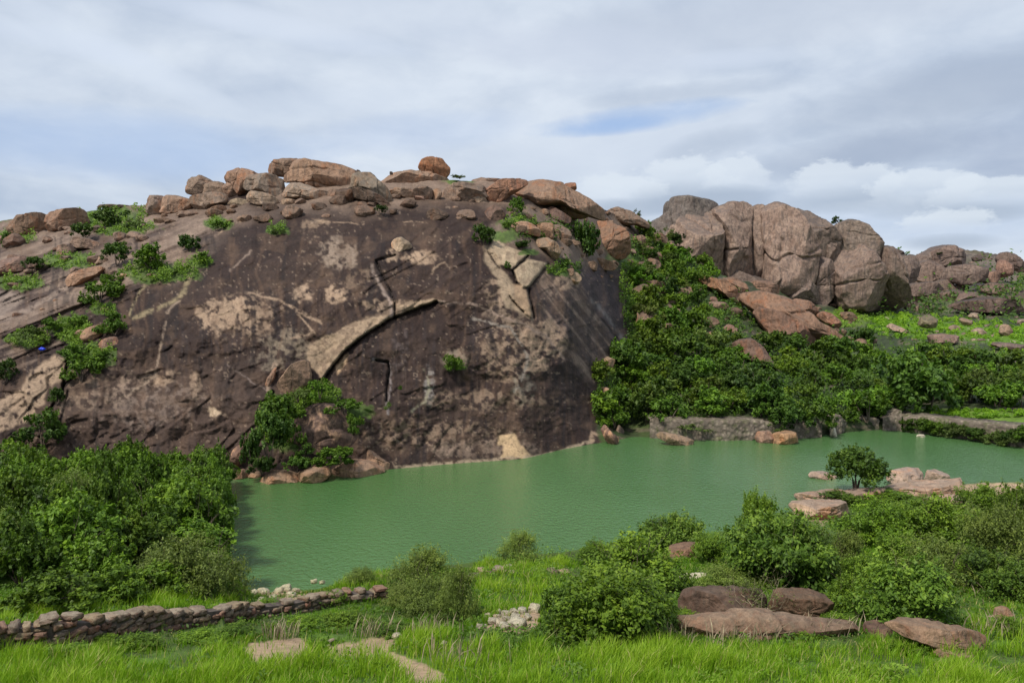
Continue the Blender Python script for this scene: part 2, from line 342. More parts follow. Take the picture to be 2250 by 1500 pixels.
near_cols = [
 (-500, absd([(1660, 17), (1500, 24.5), (1440, 29.3), (1425, 30.2), (1392, 31.2), (1345, 37), (1300, 44), (1200, 57), (1120, 71), (1055, 90)])),
 (0, absd([(1660, 17), (1500, 24.5), (1440, 29.8), (1428, 30.6), (1396, 31.6), (1345, 37), (1300, 44), (1200, 57), (1120, 71), (1055, 90)])),
 (240, absd([(1660, 17), (1500, 24.5), (1440, 29.2), (1404, 33.6), (1368, 34.8), (1335, 39), (1300, 44.5), (1200, 57.5), (1120, 71), (1055, 90)])),
 (380, absd([(1660, 17), (1500, 24.5), (1440, 29.0), (1376, 36.6), (1348, 37.8), (1325, 42), (1295, 47), (1200, 58), (1120, 71), (1052, 90)])),
 (485, absd([(1660, 17), (1500, 24.5), (1440, 29.0), (1362, 39.2), (1336, 40.4), (1315, 46), (1290, 50.5), (1200, 61), (1120, 73), (1052, 90)])),
 (505, absd([(1660, 17), (1500, 24.5), (1440, 29.0), (1360, 39.8), (1334, 41), (1313, 47), (1290, 51.5), (1240, 59.0)])),
 (548, absd([(1660, 17), (1500, 24.5), (1440, 29.0), (1356, 40.8), (1332, 42), (1315, 48), (1303, float(DW(548, 1303)))])),
 (700, absd([(1660, 17), (1500, 24.5), (1440, 29.5), (1332, 44), (1309, 45.6), (1300, 50), (1293, float(DW(700, 1293)))])),
 (850, absd([(1660, 17), (1500, 24.5), (1430, 30.5), (1316, 46), (1294, 47.6), (1270, 53), (1250, float(DW(850, 1250)))])),
 (1000, absd([(1660, 17), (1500, 24.5), (1400, 32), (1300, 45), (1270, 50), (1240, float(DW(1000, 1240)))])),
 (1120, absd([(1660, 17), (1500, 24.5), (1380, 33), (1290, 46), (1250, 53), (1222, float(DW(1120, 1222)))])),
 (1240, absd([(1660, 17), (1500, 24.5), (1380, 33), (1280, 47), (1240, 55), (1212, float(DW(1240, 1212)))])),
 (1430, absd([(1660, 17), (1500, 24.5), (1380, 33), (1280, 45), (1220, 57), (1180, float(DW(1430, 1180)))])),
 (1600, absd([(1660, 17), (1500, 24.5), (1380, 33), (1280, 44), (1220, 54), (1165, float(DW(1600, 1165)))])),
 (1700, absd([(1660, 17), (1500, 24.5), (1380, 33), (1280, 44), (1200, 57), (1135, float(DW(1700, 1135)))])),
 (1770, absd([(1660, 17), (1500, 24.5), (1380, 33), (1280, 44), (1200, 57), (1135, 74), (1112, float(DW(1770, 1112)))])),
 (1950, absd([(1660, 17), (1500, 24.5), (1380, 33), (1280, 44), (1200, 57), (1120, 77), (1082, float(DW(1950, 1082)))])),
 (2150, absd([(1660, 17), (1500, 24.5), (1380, 33), (1280, 44), (1200, 56), (1120, 74), (1060, float(DW(2150, 1060)))])),
 (2900, absd([(1660, 17), (1500, 24.5), (1380, 33), (1280, 44), (1200, 56), (1120, 74), (1050, float(DW(2900, 1050)))])),
]
NEAR = Loft(near_cols, 1000, 200, -450, 2850, 'near'); NEAR.smooth(11); NEAR.smooth(5, ('A', 'B'))

# ---- drawing rock colour, crack shade and relief on the land (veins, cracks, bare patches) -----------------
def polymask(X, Y, poly, soft):
    poly = np.array(poly, float); x0, y0 = poly.min(0)-soft*2-4; x1, y1 = poly.max(0)+soft*2+4
    out = np.zeros(X.shape); m = (X > x0) & (X < x1) & (Y > y0) & (Y < y1)
    if not m.any(): return out
    x, y = X[m], Y[m]; ins = np.zeros(x.shape, bool); dm = np.full(x.shape, 1e9)
    for (ax, ay), (bx, by) in zip(poly, np.roll(poly, -1, 0)):
        c = ((ay > y) != (by > y)) & (x < (bx-ax)*(y-ay)/((by-ay) if by != ay else 1e-9)+ax); ins ^= c
        L2 = (bx-ax)**2+(by-ay)**2+1e-9; t = np.clip(((x-ax)*(bx-ax)+(y-ay)*(by-ay))/L2, 0, 1)
        dm = np.minimum(dm, np.hypot(x-ax-t*(bx-ax), y-ay-t*(by-ay)))
    out[m] = sstep(-soft, soft, np.where(ins, dm, -dm)); return out
def linedist(X, Y, pts, reach):
    pts = np.array(pts, float); out = np.full(X.shape, 1e3); x0, y0 = pts.min(0)-reach; x1, y1 = pts.max(0)+reach
    m = (X > x0) & (X < x1) & (Y > y0) & (Y < y1); x, y = X[m], Y[m]; dm = np.full(x.shape, 1e3)
    for (ax, ay), (bx, by) in zip(pts[:-1], pts[1:]):
        L2 = (bx-ax)**2+(by-ay)**2+1e-9; t = np.clip(((x-ax)*(bx-ax)+(y-ay)*(by-ay))/L2, 0, 1)
        dm = np.minimum(dm, np.hypot(x-ax-t*(bx-ax), y-ay-t*(by-ay)))
    out[m] = dm; return out
def Z3(l): return [(1000+x/4.018, 330+y/4.018) for x, y in l]
def Z4(l): return [(1400+x/2.647, 400+y/2.647) for x, y in l]
def Z5(l): return [(300+x/4.5, 340+y/4.5) for x, y in l]
def Z6(l): return [(740+x/4.5, 340+y/4.5) for x, y in l]
def Z7(l): return [(480+x/3.3333, 650+y/3.3333) for x, y in l]
TAN = (.36, .25, .17); BRIGHT = (.50, .37, .25); PALE = (.44, .37, .28); DARKR = (.030, .017, .014); BROWN = (.145, .103, .085)
GREENF = (.10, .20, .012); GREEND = (.038, .055, .02); SOIL = (.10, .078, .05); OCHRE = (.30, .235, .135)
K1 = Z3([(350, 790), (620, 910), (640, 935), (505, 1055), (390, 1010), (350, 900), (290, 900), (300, 850)])
K2 = Z3([(515, 1060), (640, 960), (820, 990), (800, 1040), (650, 1200), (600, 1210), (540, 1160)])
K3 = Z3([(480, 1190), (600, 1205), (650, 1290), (690, 1480), (600, 1440), (520, 1340), (480, 1290)])
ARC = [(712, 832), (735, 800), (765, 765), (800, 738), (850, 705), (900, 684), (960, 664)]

def build_far():
    nt = 300; nx = len(FAR.px); t = np.linspace(0, 1, nt)
    PX = np.repeat(FAR.px[:, None], nt, 1)
    jag = NZ.fbm(FAR.px/26, 0, 3.3, 3)*np.where(FAR.px > 1450, 7, 4)+np.abs(NZ.fbm(FAR.px/9, 5, 1.3, 2))*np.where(FAR.px > 1450, 4, 1.5)
    PY = FAR.A[:, None]+(FAR.B-jag-FAR.A)[:, None]*t[None]
    D = FAR.dist(PX, FAR.A[:, None]+(FAR.B-FAR.A)[:, None]*t[None])
    wx = PX+NZ.fbm(PX/30, PY/30, 7.7, 4)*15; wy = PY+NZ.fbm(PX/30, PY/30, 27.7, 4)*15
    wx2 = PX+NZ.fbm(PX/12, PY/12, 3.7, 3)*5; wy2 = PY+NZ.fbm(PX/12, PY/12, 13.7, 3)*5
    fb = NZ.fbm(PX/40, PY/40, 1.1, 5); fine = NZ2.fbm(PX/9, PY/9, 2.2, 4); coarse = NZ2.fbm(PX/120, PY/120, 4.2, 3)
    col = np.zeros(PX.shape+(3,)); col[:] = DARKR
    def paint(m, c, k=1.0):
        a = np.clip(m*k, 0, 1)[..., None]; col[:] = col*(1-a)+np.array(c)*a
    # the dome's colouring: purple-brown varnish, browner skirts, streaks down the fall line
    paint(sstep(-.1, .45, coarse), (.045, .027, .021), .8)
    paint(sstep(.05, .5, fb), (.058, .036, .027), .6)
    strk = NZ.fbm(PX/5, PY/90, 9.1, 4); paint(sstep(.1, .5, strk)*sstep(640, 760, PY), (.036, .026, .026), .7)
    paint(sstep(.12, .5, -strk)*sstep(700, 820, PY), (.090, .060, .045), .45)
    paint(polymask(wx, wy, [(110, 830), (560, 800), (600, 900), (520, 1060), (60, 1060)], 30), (.078, .050, .038), .7)
    paint(polymask(wx, wy, [(-500, 440), (330, 430), (540, 455), (560, 470), (470, 520), (420, 590), (240, 640), (60, 720), (-500, 800)], 16), (.185, .130, .100), .85)
    paint(polymask(wx, wy, [(-500, 600), (40, 610), (200, 610), (60, 700), (-20, 760), (-500, 800)], 12), (.055, .036, .032), .8)
    paint(polymask(wx, wy, [(560, 440), (860, 455), (850, 480), (640, 470), (520, 500), (420, 600), (330, 630), (450, 500)], 12), (.115, .080, .062), .6)
    seam = NZ2.fbm((PX*.93-PY*.37)/120, (PX*.37+PY*.93)/9, 61, 4); lz = polymask(wx, wy, [(-500, 470), (320, 465), (520, 480), (420, 600), (200, 700), (120, 800), (-500, 860)], 20)
    paint(lz*sstep(.08, .3, seam), (.29, .21, .16), .6); paint(lz*sstep(.08, .3, -seam), (.055, .037, .033), .75); SEAM = lz*seam
    diag = NZ.fbm((PX*.78-PY*.63)/7, (PX*.63+PY*.78)/110, 5.1, 4)
    slabz = polymask(wx, wy, [(1185, 590), (1260, 560), (1330, 640), (1400, 760), (1300, 850), (1230, 760), (1175, 690)], 14)
    paint(slabz, (.085, .058, .046), .7); paint(slabz*sstep(.0, .45, diag), (.23, .165, .125), .8); paint(slabz*sstep(.1, .5, -diag), (.05, .036, .036), .8)
    paint(polymask(wx, wy, [(1240, 560), (1330, 600), (1400, 690), (1392, 790), (1340, 740), (1280, 640)], 8), (.058, .040, .042), .85)
    paint(np.exp(-(linedist(wx2, wy2, [(1300, 660), (1330, 690), (1360, 730), (1385, 770)], 40)/5)**2), (.20, .18, .17), .7)
    # top of the dome between boulders: warmer
    paint(sstep(470, 430, PY+fb*25)*(PX > 600)*(PX < 1450), (.25, .175, .13), .85)
    paint(polymask(wx, wy, [(1080, 500), (1130, 450), (1340, 470), (1430, 500), (1400, 570), (1290, 590), (1200, 560), (1100, 540)], 10), (.20, .145, .11), .8)
    # bare granite patches, (cx, cy, rx, ry, strength)
    for cx, cy, rx, ry, k, c in ((490, 690, 62, 42, 1.0, TAN), (520, 700, 90, 50, .5, TAN), (745, 558, 42, 38, .9, (.27, .20, .15)), (665, 642, 26, 22, 1, TAN), (735, 648, 26, 22, 1, TAN),
        (850, 672, 60, 14, 1.1, TAN), (925, 566, 38, 15, 1.1, TAN), (862, 560, 14, 16, 1, TAN), (1130, 775, 72, 66, .65, TAN), (1195, 745, 55, 50, .8, TAN), (1120, 690, 50, 40, .6, (.28, .2, .14)),
        (1180, 800, 30, 25, .8, TAN), (1150, 850, 26, 40, .6, (.26, .22, .17)), (1000, 788, 30, 20, 1, (.24, .19, .14)), (943, 850, 12, 42, 1, (.22, .19, .17)), (430, 850, 14, 36, .9, TAN), (470, 908, 15, 16, 1.2, BRIGHT),
        (330, 880, 130, 56, .5, (.27, .2, .16)), (350, 830, 40, 22, .8, TAN), (700, 500, 40, 20, .5, TAN), (590, 780, 40, 40, .5, (.24, .19, .14)), (640, 760, 45, 40, .7, (.26, .2, .14)), (1075, 880, 150, 22, .45, TAN), (960, 955, 180, 34, .45, TAN),
        (1060, 985, 130, 22, .7, (.24, .17, .13)), (560, 690, 60, 40, .45, TAN), (780, 620, 60, 30, .35, TAN), (1090, 640, 30, 40, .6, TAN), (200, 850, 90, 50, .35, TAN), (1245, 620, 30, 16, .8, TAN), (880, 770, 20, 50, .4, (.17, .13, .12))):
        d = ((wx2-cx)/rx)**2+((wy2-cy)/ry)**2
        e = sstep(1.25, .25, d+fb*.55-fine*1.0)
        paint(e*(sstep(-.32, .1, fine+(k-.75)*.5)), c, min(1, k))
    # long water streaks and rusty fans down the fall line, lichen films
    s2 = NZ2.fbm((PX+NZ.fbm(PX/60, PY/60, 5, 2)*18)/11, PY/170, 3.3, 4); m2 = (PX < 1400)*(PY > 520)
    paint(m2*sstep(.10, .40, s2), (.13, .078, .050), .34); paint(m2*sstep(.14, .40, -s2), (.018, .013, .013), .60)
    paint((PX < 1400)*sstep(.12, .38, NZ.fbm(PX/34, PY/26, 51, 5)), (.13, .080, .052), .34)
    # light speckles all over
    sp = NZ2.fbm(PX/6.5, PY/6.5, 8.8, 3); rk = (PX < 1400)
    paint(rk*sstep(.40, .56, sp+coarse*.16), (.27, .195, .14), .55)
    # strong features
    paint(polymask(wx2, wy2, [(676, 760), (735, 730), (780, 706), (850, 688), (870, 672), (950, 656), (968, 662), (900, 686), (850, 706), (800, 738), (765, 765), (735, 800), (712, 836), (690, 812), (672, 800)], 3), (.33, .235, .155)); paint(polymask(wx2, wy2, [(676, 760), (780, 706), (870, 672), (960, 662), (850, 706), (765, 765), (712, 836)], 6)*sstep(-.05, .3, fine+.4*fb), (.17, .115, .078), .75)
    paint(polymask(wx2, wy2, [(735, 795), (765, 775), (760, 800), (742, 822)], 3), (.42, .28, .17))
    for k in (K1, K2): paint(polymask(wx*.3+PX*.7, wy*.3+PY*.7, k, 2), (.40, .30, .20)); paint(polymask(wx, wy, k, 4)*sstep(.0, .35, fine+.5*fb), (.24, .17, .115), .7)
    paint(polymask(wx*.5+PX*.5, wy*.5+PY*.5, K3, 3), (.34, .23, .145))
    paint(polymask(wx2, wy2, [(1062, 536), (1090, 545), (1100, 590), (1130, 625), (1128, 665), (1150, 690), (1172, 702), (1110, 672), (1090, 610), (1066, 575)], 4), (.33, .245, .165), .85)
    paint(polymask(wx2, wy2, [(1096, 956), (1130, 952), (1142, 975), (1172, 1004), (1100, 1008), (1106, 980), (1092, 975)], 3), (.52, .36, .21))
    paint(polymask(wx2, wy2, [(-60, 900), (40, 860), (70, 815), (120, 778), (145, 790), (138, 830), (100, 860), (95, 885), (60, 925), (0, 950), (-60, 960)], 4)*sstep(-.45, -.1, fine), (.36, .255, .175), .85)
    paint(polymask(wx2, wy2, [(130, 900), (150, 860), (146, 890), (138, 915)], 3), TAN, .9)
    paint(polymask(wx2, wy2, [(160, 640), (200, 600), (222, 590), (215, 610), (185, 632)], 3), (.36, .25, .19))
    paint(polymask(wx2, wy2, [(0, 640), (40, 645), (60, 655), (0, 700), (-200, 760), (-200, 650)], 6), (.26, .20, .165), .8)
    veins = [([(420, 598), (408, 635), (395, 655), (340, 680), (292, 700)], 5, OCHRE), ([(325, 622), (300, 650), (286, 692)], 3.2, OCHRE),
        ([(396, 660), (370, 680), (357, 735), (348, 790), (340, 830), (305, 852), (250, 884)], 2.8, (.30, .22, .16)), ([(540, 642), (620, 662), (660, 685), (705, 708)], 3.2, TAN), ([(655, 690), (690, 730), (640, 745)], 2.5, TAN),
        ([(818, 583), (825, 610), (842, 640), (858, 665), (862, 694)], 3.8, (.36, .27, .22)), ([(505, 595), (552, 552)], 2.6, (.26, .19, .15)), ([(-100, 745), (0, 702), (60, 682), (130, 640), (190, 606)], 5.5, (.30, .225, .18)),
        ([(690, 485), (740, 488), (800, 494)], 1.6, TAN), ([(470, 520), (500, 495), (540, 480)], 3, TAN), ([(885, 486), (940, 489)], 1.3, TAN),
        ([(870, 1027), (1000, 1016), (1090, 1009), (1180, 1002), (1240, 990), (1300, 968)], 4.5, (.42, .32, .22)), ([(1300, 968), (1300, 950), (1330, 960)], 4, TAN), ([(960, 664), (1040, 668), (1090, 690), (1150, 712), (1200, 740), (1240, 790)], 3, (.25, .18, .14)),
        ([(822, 790), (855, 798), (858, 850), (850, 880), (852, 910)], 3, (.25, .21, .2)), ([(933, 812), (945, 850), (935, 880), (905, 905)], 3, (.28, .25, .17)), ([(500, 800), (540, 830), (590, 860)], 2, (.2, .15, .13)),
        ([(606, 800), (592, 840), (590, 870)], 5, (.40, .29, .21)), ([(948, 600), (966, 580), (975, 575)], 2, TAN), ([(1040, 700), (1120, 720), (1160, 780), (1150, 830), (1130, 860)], 3, (.27, .23, .19))]
    for pts, w, c in veins:
        d = linedist(wx2, wy2, pts, 30); paint(np.exp(-(d/w)**3)*sstep(-.35, .15, fine+.12), c, .78)
    # cracks: real grooves, with the shade inside them also painted dark
    Dd = np.zeros(PX.shape)
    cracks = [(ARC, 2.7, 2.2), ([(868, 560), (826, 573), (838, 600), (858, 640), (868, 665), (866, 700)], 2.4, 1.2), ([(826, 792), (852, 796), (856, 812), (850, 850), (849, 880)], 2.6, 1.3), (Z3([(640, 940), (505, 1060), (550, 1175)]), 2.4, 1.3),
        (Z3([(820, 1010), (650, 1220), (670, 1330), (700, 1480)]), 2.6, 1.5), (Z3([(480, 1290), (520, 1340), (600, 1430)]), 1.8, .8), (Z3([(290, 900), (350, 1000), (390, 1040)]), 2, .8), ([(300, 640), (288, 700)], 1.6, .4), ([(150, 790), (138, 860), (110, 900), (140, 940)], 3, 1.2), ([(0, 1060), (130, 940), (150, 860)], 3, .6),
        ([(190, 540), (90, 600), (0, 650)], 3, 1.0), ([(560, 990), (600, 900), (600, 860)], 3, 1.0), ([(1320, 700), (1360, 750), (1385, 790)], 2, .6), ([(20, 500), (95, 470), (102, 505)], 3, 1.5), ([(270, 730), (200, 790), (140, 850)], 3, .8)]
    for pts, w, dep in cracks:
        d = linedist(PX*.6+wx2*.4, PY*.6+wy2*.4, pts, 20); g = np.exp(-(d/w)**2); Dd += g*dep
        paint(np.exp(-(d/(w*1.1))**4), (.035, .027, .025), .75)  # groove shade put into the rock colour as a dark line
    # the slab over the arc stands proud of the face under it
    ax = np.array(ARC, float); yl = np.interp(PX, ax[:, 0], ax[:, 1])
    up = (PX > 700)*(PX < 1000)*sstep(1000, 940, PX)*sstep(690, 720, PX)
    Dd += up*np.where(PY > yl, 1.3*np.exp(-np.clip(PY-yl, 0, 400)/60), -.3*np.exp(-np.clip(yl-PY, 0, 400)/25))
    Dd += -1.0*polymask(wx2, wy2, K2, 3)-.7*polymask(wx2, wy2, K1, 3)-.6*polymask(wx2, wy2, K3, 3)
    # lofted blocks, exfoliation steps
    for lv, amp in ((46, .9), (90, 1.5)):
        f = NZ.fbm((PX*.85-PY*.2)/lv/1.7, (PY*.9+PX*.45)/lv, 31.7, 3)*3; Dd += amp*.5*(f-np.floor(f) > .5)*0
        st = f-np.floor(f); Dd -= amp*.27*sstep(0, .10, st)*(1-st)*rk*sstep(-.25, .2, NZ2.fbm(PX/150, PY/110, lv, 2))
    Dd += NZ.fbm(PX/70, PY/70, 12.1, 4)*1.6*np.clip(t*6, 0, 1)[None]+NZ2.fbm(PX/14, PY/14, 2.1, 4)*.24+NZ.fbm(PX/5, PY/5, 2.1, 2)*.10
    Dd += np.clip(-SEAM, 0, .5)*2.2
    Dd *= np.where(PX > 1425, np.clip((t[None]-.10)*8, 0, 1), np.clip(t*12, 0, 1)[None])
    # right-hand hillside: soil, scrub floor, field, stony rises
    vegr = (polymask(wx, wy, [(1395, 560), (1420, 505), (1480, 520), (1560, 560), (1700, 560), (2950, 540), (2950, 1100), (1340, 1100), (1300, 860), (1395, 780)], 6))
    paint(vegr, GREEND); paint(vegr*sstep(0, .4, fb), (.065, .095, .026), .8); paint(vegr*sstep(.1, .45, NZ2.fbm(PX/22, PY/9, 3.2, 4)), (.15, .115, .085), .7)
    rr = polymask(wx, wy, [(1780, 560), (2950, 520), (2950, 690), (2200, 685), (2050, 680), (1800, 670)], 8)
    paint(rr, (.105, .088, .06), .8); paint(rr*sstep(-.25, .1, NZ2.fbm(PX/30, PY/10, 9.2, 4)), (.16, .125, .10), .9); paint(rr*sstep(.15, .35, NZ.fbm(PX/16, PY/7, 19.2, 4)), (.06, .05, .045), .8)
    paint(polymask(wx2, wy2, [(2040, 605), (2120, 590), (2190, 600), (2180, 632), (2090, 640), (2050, 630)], 3), (.05, .042, .045), .9)
    fld = polymask(wx2, wy2, [(1905, 692), (1960, 692), (2040, 705), (2140, 716), (2260, 735), (2950, 760), (2950, 690), (2300, 650), (2250, 680), (2160, 700)][:5]+[(2950, 740), (2950, 775), (2240, 762), (2120, 748), (2000, 738), (1930, 725)], 4)
    for cx, cy, rx, ry in ((1440, 690, 40, 16), (1500, 745, 60, 16), (1860, 700, 60, 20), (1470, 600, 40, 30), (1620, 820, 50, 12), (1560, 690, 30, 14), (1430, 830, 50, 10), (1780, 800, 60, 14), (1880, 820, 50, 12), (2140, 780, 90, 10)): paint(sstep(1.3, .5, ((wx2-cx)/rx)**2+((wy2-cy)/ry)**2+fine), (.11, .17, .03), .85)
    paint(fld, GREENF, .95); paint(fld*sstep(.25, .4, NZ2.fbm(PX/14, PY/6, 29.2, 3)), (.33, .27, .2), .8)
    paint(polymask(wx2, wy2, [(1840, 650), (1960, 640), (2250, 640), (2250, 680), (2100, 690), (1900, 680)], 5)*sstep(-.2, .2, fb), (.11, .16, .04), .7)
    paint(polymask(wx2, wy2, [(1990, 902), (2120, 898), (2260, 905), (2950, 900), (2950, 945), (2260, 932), (2100, 922), (2000, 915)], 3), (.13, .22, .025), .9)
    # grassy pockets on the dome
    for cx, cy, rx, ry in ((155, 572, 62, 20), (40, 622, 60, 16), (350, 600, 90, 22), (440, 575, 30, 12), (160, 725, 45, 30), (200, 780, 60, 28), (225, 680, 30, 14), (60, 745, 50, 18), (115, 480, 110, 20), (230, 470, 90, 18), (270, 500, 70, 18), (480, 490, 30, 14), (690, 870, 60, 26), (620, 930, 60, 60), (770, 905, 50, 22), (1140, 490, 40, 18), (1200, 500, 60, 12), (1240, 595, 40, 12), (1010, 395, 40, 10), (1110, 520, 30, 14), (1000, 805, 24, 8), (1370, 560, 40, 30), (1160, 555, 25, 8), (610, 505, 25, 12), (40, 520, 40, 16), (1400, 650, 20, 90)):
        d = ((wx2-cx)/rx)**2+((wy2-cy)/ry)**2
        e = sstep(1.3, .5, d+fine*.9); paint(e, (.085, .15, .025), .85); paint(e*sstep(-.1, .3, NZ.fbm(PX/8, PY/5, 77, 3)), (.05, .075, .02), .7)
    V3 = P(PX, PY, D+Dd)
    # underwater skirt and the hill's far side
    top = V3[:, -1]; yy = top.copy(); rows = [V3]
    b = V3[:, :1].copy(); b[..., 1] -= 2.5; b[..., 2] = -1.2; c2 = b.copy(); c2[..., 1] -= 12; c2[..., 2] = -3.5
    back = []
    for dd, dz in ((6, -.6), (22, -5), (60, -20), (150, -60), (320, -120)):
        q = top*1.0; k = (top[:, 1]+dd)/top[:, 1]; q[:, 0] *= k; q[:, 1] += dd; q[:, 2] = np.maximum(top[:, 2]+dz, -3.5); back.append(q[:, None])
    V = np.concatenate([c2, b, V3]+back, 1); n = V.shape[1]
    cc = np.concatenate([np.repeat(col[:, :1], 2, 1), col, np.repeat(col[:, -1:], 5, 1)], 1)
    f = gridfaces(nx, n)[:, ::-1]
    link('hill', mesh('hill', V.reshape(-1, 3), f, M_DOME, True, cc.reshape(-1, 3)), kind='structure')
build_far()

def build_near():
    nt = 230; t = np.linspace(0, 1, nt); nx = len(NEAR.px)
    PX = np.repeat(NEAR.px[:, None], nt, 1); PY = NEAR.A[:, None]+(NEAR.B-NEAR.A)[:, None]*t[None]
    D = NEAR.dist(PX, PY); V3 = P(PX, PY, D); V3[..., 2] += (NZ.fbm(V3[..., 0]/3, V3[..., 1]/3, 4, 4)*.25)*np.clip((1-t)*8, 0, 1)[None]
    wx = PX+NZ.fbm(PX/18, PY/9, 7.7, 4)*14; wy = PY+NZ.fbm(PX/18, PY/9, 27.7, 4)*7
    col = np.zeros(PX.shape+(3,)); col[:] = (.07, .12, .02); fb = NZ.fbm(PX/60, PY/22, 6.1, 4)
    def paint(m, c, k=1.0):
        a = np.clip(m*k, 0, 1)[..., None]; col[:] = col*(1-a)+np.array(c)*a
    paint(sstep(0, .4, fb), (.05, .06, .02), .8); paint(sstep(.1, .4, -fb), (.09, .17, .015), .8)
    for pl in BARE: paint(polymask(wx, wy, pl, 4), (.36, .25, .165), .95)
    top = V3[:, -1]; rows = [V3]; o = []
    for dd, z in ((1.2, -.4), (5, -2), (14, -3.5)):
        q = top.copy(); k = (top[:, 1]+dd)/top[:, 1]; q[:, 0] *= k; q[:, 1] += dd; q[:, 2] = np.minimum(z, q[:, 2]+z); o.append(q[:, None])
    b0 = V3[:, 0].copy(); pre = []
    for y, z in ((-60, 22.5), (-12, 20.3), (4, 18.6)):
        q = b0.copy(); q[:, 0] = b0[:, 0]*max(.6, (y+60)/77*.6+.6)*2.0 if y < 0 else b0[:, 0]; q[:, 1] = y; q[:, 2] = z-.2; pre.append(q[:, None])
    V = np.concatenate(pre+[V3]+o, 1); n = V.shape[1]
    cc = np.concatenate([np.repeat(col[:, :1], 3, 1), col, np.repeat(col[:, -1:], 3, 1)], 1)
    link('near_shore', mesh('near_shore', V.reshape(-1, 3), gridfaces(nx, n)[:, ::-1], M_LAND, True, cc.reshape(-1, 3)), kind='structure')
BARE = [[(525, 1428), (560, 1408), (610, 1402), (670, 1402), (680, 1425), (650, 1452), (560, 1460)],
        [(715, 1420), (760, 1404), (850, 1394), (872, 1410), (850, 1436), (730, 1446)],
        [(840, 1430), (880, 1434), (970, 1466), (985, 1500), (925, 1508), (875, 1470)],
        [(1060, 1385), (1100, 1350), (1190, 1345), (1170, 1390)],
        [(1740, 1135), (1745, 1108), (1850, 1098), (1860, 1130), (1810, 1150)],
        [(2000, 1098), (2140, 1062), (2300, 1058), (2300, 1085), (2150, 1094), (2040, 1112)], [(2170, 1350), (2200, 1335), (2215, 1365), (2190, 1375)],
        [(1440, 1210), (1545, 1192), (1550, 1205), (1500, 1222)], [(560, 1300), (660, 1296), (700, 1305), (640, 1318), (560, 1315)]]
build_near()

# water and the bed under everything
def sheet(name, x0, x1, y0, y1, z, mat):
    return link(name, mesh(name, [(x0, y0, z), (x1, y0, z), (x1, y1, z), (x0, y1, z)], [(0, 1, 2, 3)], mat, False), kind='structure')
sheet('lake_water', -75, 190, 36, 220, 0.0, M_WATER)
s = NT('plain_scrub'); s.prin(s.ramp(s.noise(.02, 6, .6), [(.35, (.05, .085, .025)), (.65, (.12, .10, .07))]), .95); M_PLAIN = s.m
sheet('ground', -4000, 4000, -2500, 6000, -3.9, M_PLAIN)

# ------------------------------------------------------------------ rocks
def smooth_outline(poly, n):
    p = np.array(poly, float); q = []
    for i in range(len(p)):                                   # corner-cut once, corners stay fairly crisp
        a, b, c = p[i-1], p[i], p[(i+1) % len(p)]; q += [b+(a-b)*.13, b+(c-b)*.13]
    q = np.array(q); s_ = np.r_[0, np.cumsum(np.hypot(*(np.roll(q, -1, 0)-q).T))]; u = np.linspace(0, s_[-1], n, endpoint=False)
    qq = np.vstack([q, q[:1]]); return np.stack([np.interp(u, s_, qq[:, 0]), np.interp(u, s_, qq[:, 1])], -1)
def rock_mesh(name, poly, D, thick, mat, seed, n=0, m=0, power=.42, cuts=7, rough=.05, grow=1.05):
    rg = np.random.default_rng(seed); wpx = np.ptp(np.array(poly)[:, 0])+np.ptp(np.array(poly)[:, 1])
    n = n or int(np.clip(wpx*.75, 28, 130)); m = m or n//2
    o = smooth_outline(poly, n); c2 = o.mean(0); o = c2+(o-c2)*grow
    W3 = P(o[:, 0], o[:, 1], D); c = P(c2[0], c2[1], D); rel_ = W3-c; size = np.hypot(rel_[:, 0], rel_[:, 2]).mean()
    a = np.linspace(-math.pi/2, math.pi/2, m); ca = np.abs(np.cos(a))**power; sa = np.sign(np.sin(a))*np.abs(np.sin(a))**.8
    # even out the rings so that the flat near side has vertices too
    Vv = rel_[None]*ca[:, None, None]; Vv[..., 1] += (sa*thick)[:, None]
    for k in range(cuts):                                     # cleave planar faces, mostly on the near side
        nn = np.array([rg.normal()*.9, -1, rg.normal()*.7+.2]); nn /= np.linalg.norm(nn)
        d = (Vv@nn); lim = d.max()*rg.uniform(.60, .88); ex = np.clip(d-lim, 0, None); Vv = Vv-ex[..., None]*nn*.97
    for k in range(2):
        an = rg.uniform(0, 6.28); nn = np.array([math.cos(an), -.15, abs(math.sin(an))]); nn /= np.linalg.norm(nn)
        d = (Vv@nn); ex = np.clip(d-d.max()*rg.uniform(.90, .97), 0, None); Vv = Vv-ex[..., None]*nn
    p_ = Vv/size
    no = NZ.fbm(p_[..., 0]*1.4+seed*3.1, p_[..., 1]*1.4, p_[..., 2]*1.4, 4)*rough*1.5+NZ2.fbm(p_[..., 0]*5+seed, p_[..., 1]*5, p_[..., 2]*5, 3)*rough*.8
    for k in range(3 if wpx > 70 else 1):                     # joints across the rock
        an = rg.choice([rg.normal(0, .25), rg.normal(1.5, .3)]); nn = np.array([math.sin(an), .2*rg.normal(), math.cos(an)])
        q = p_@nn+NZ.fbm(p_[..., 0]*1.3, p_[..., 1]*1.3, p_[..., 2]*1.3+k, 3)*.22-rg.uniform(-.55, .55)
        no -= .07*np.exp(-(q/.028)**2)*(NZ2(p_[..., 0]*1.2+k*7, p_[..., 2]*1.2, seed) > -.15)+rg.uniform(-.02, .03)*(q > 0)
    dirn = Vv/(np.linalg.norm(Vv, axis=-1, keepdims=True)+1e-6); Vv = Vv+dirn*no[..., None]*size
    return mesh(name, Vv.reshape(-1, 3), gridfaces(m, n, True), mat, True), c
RC = [0]
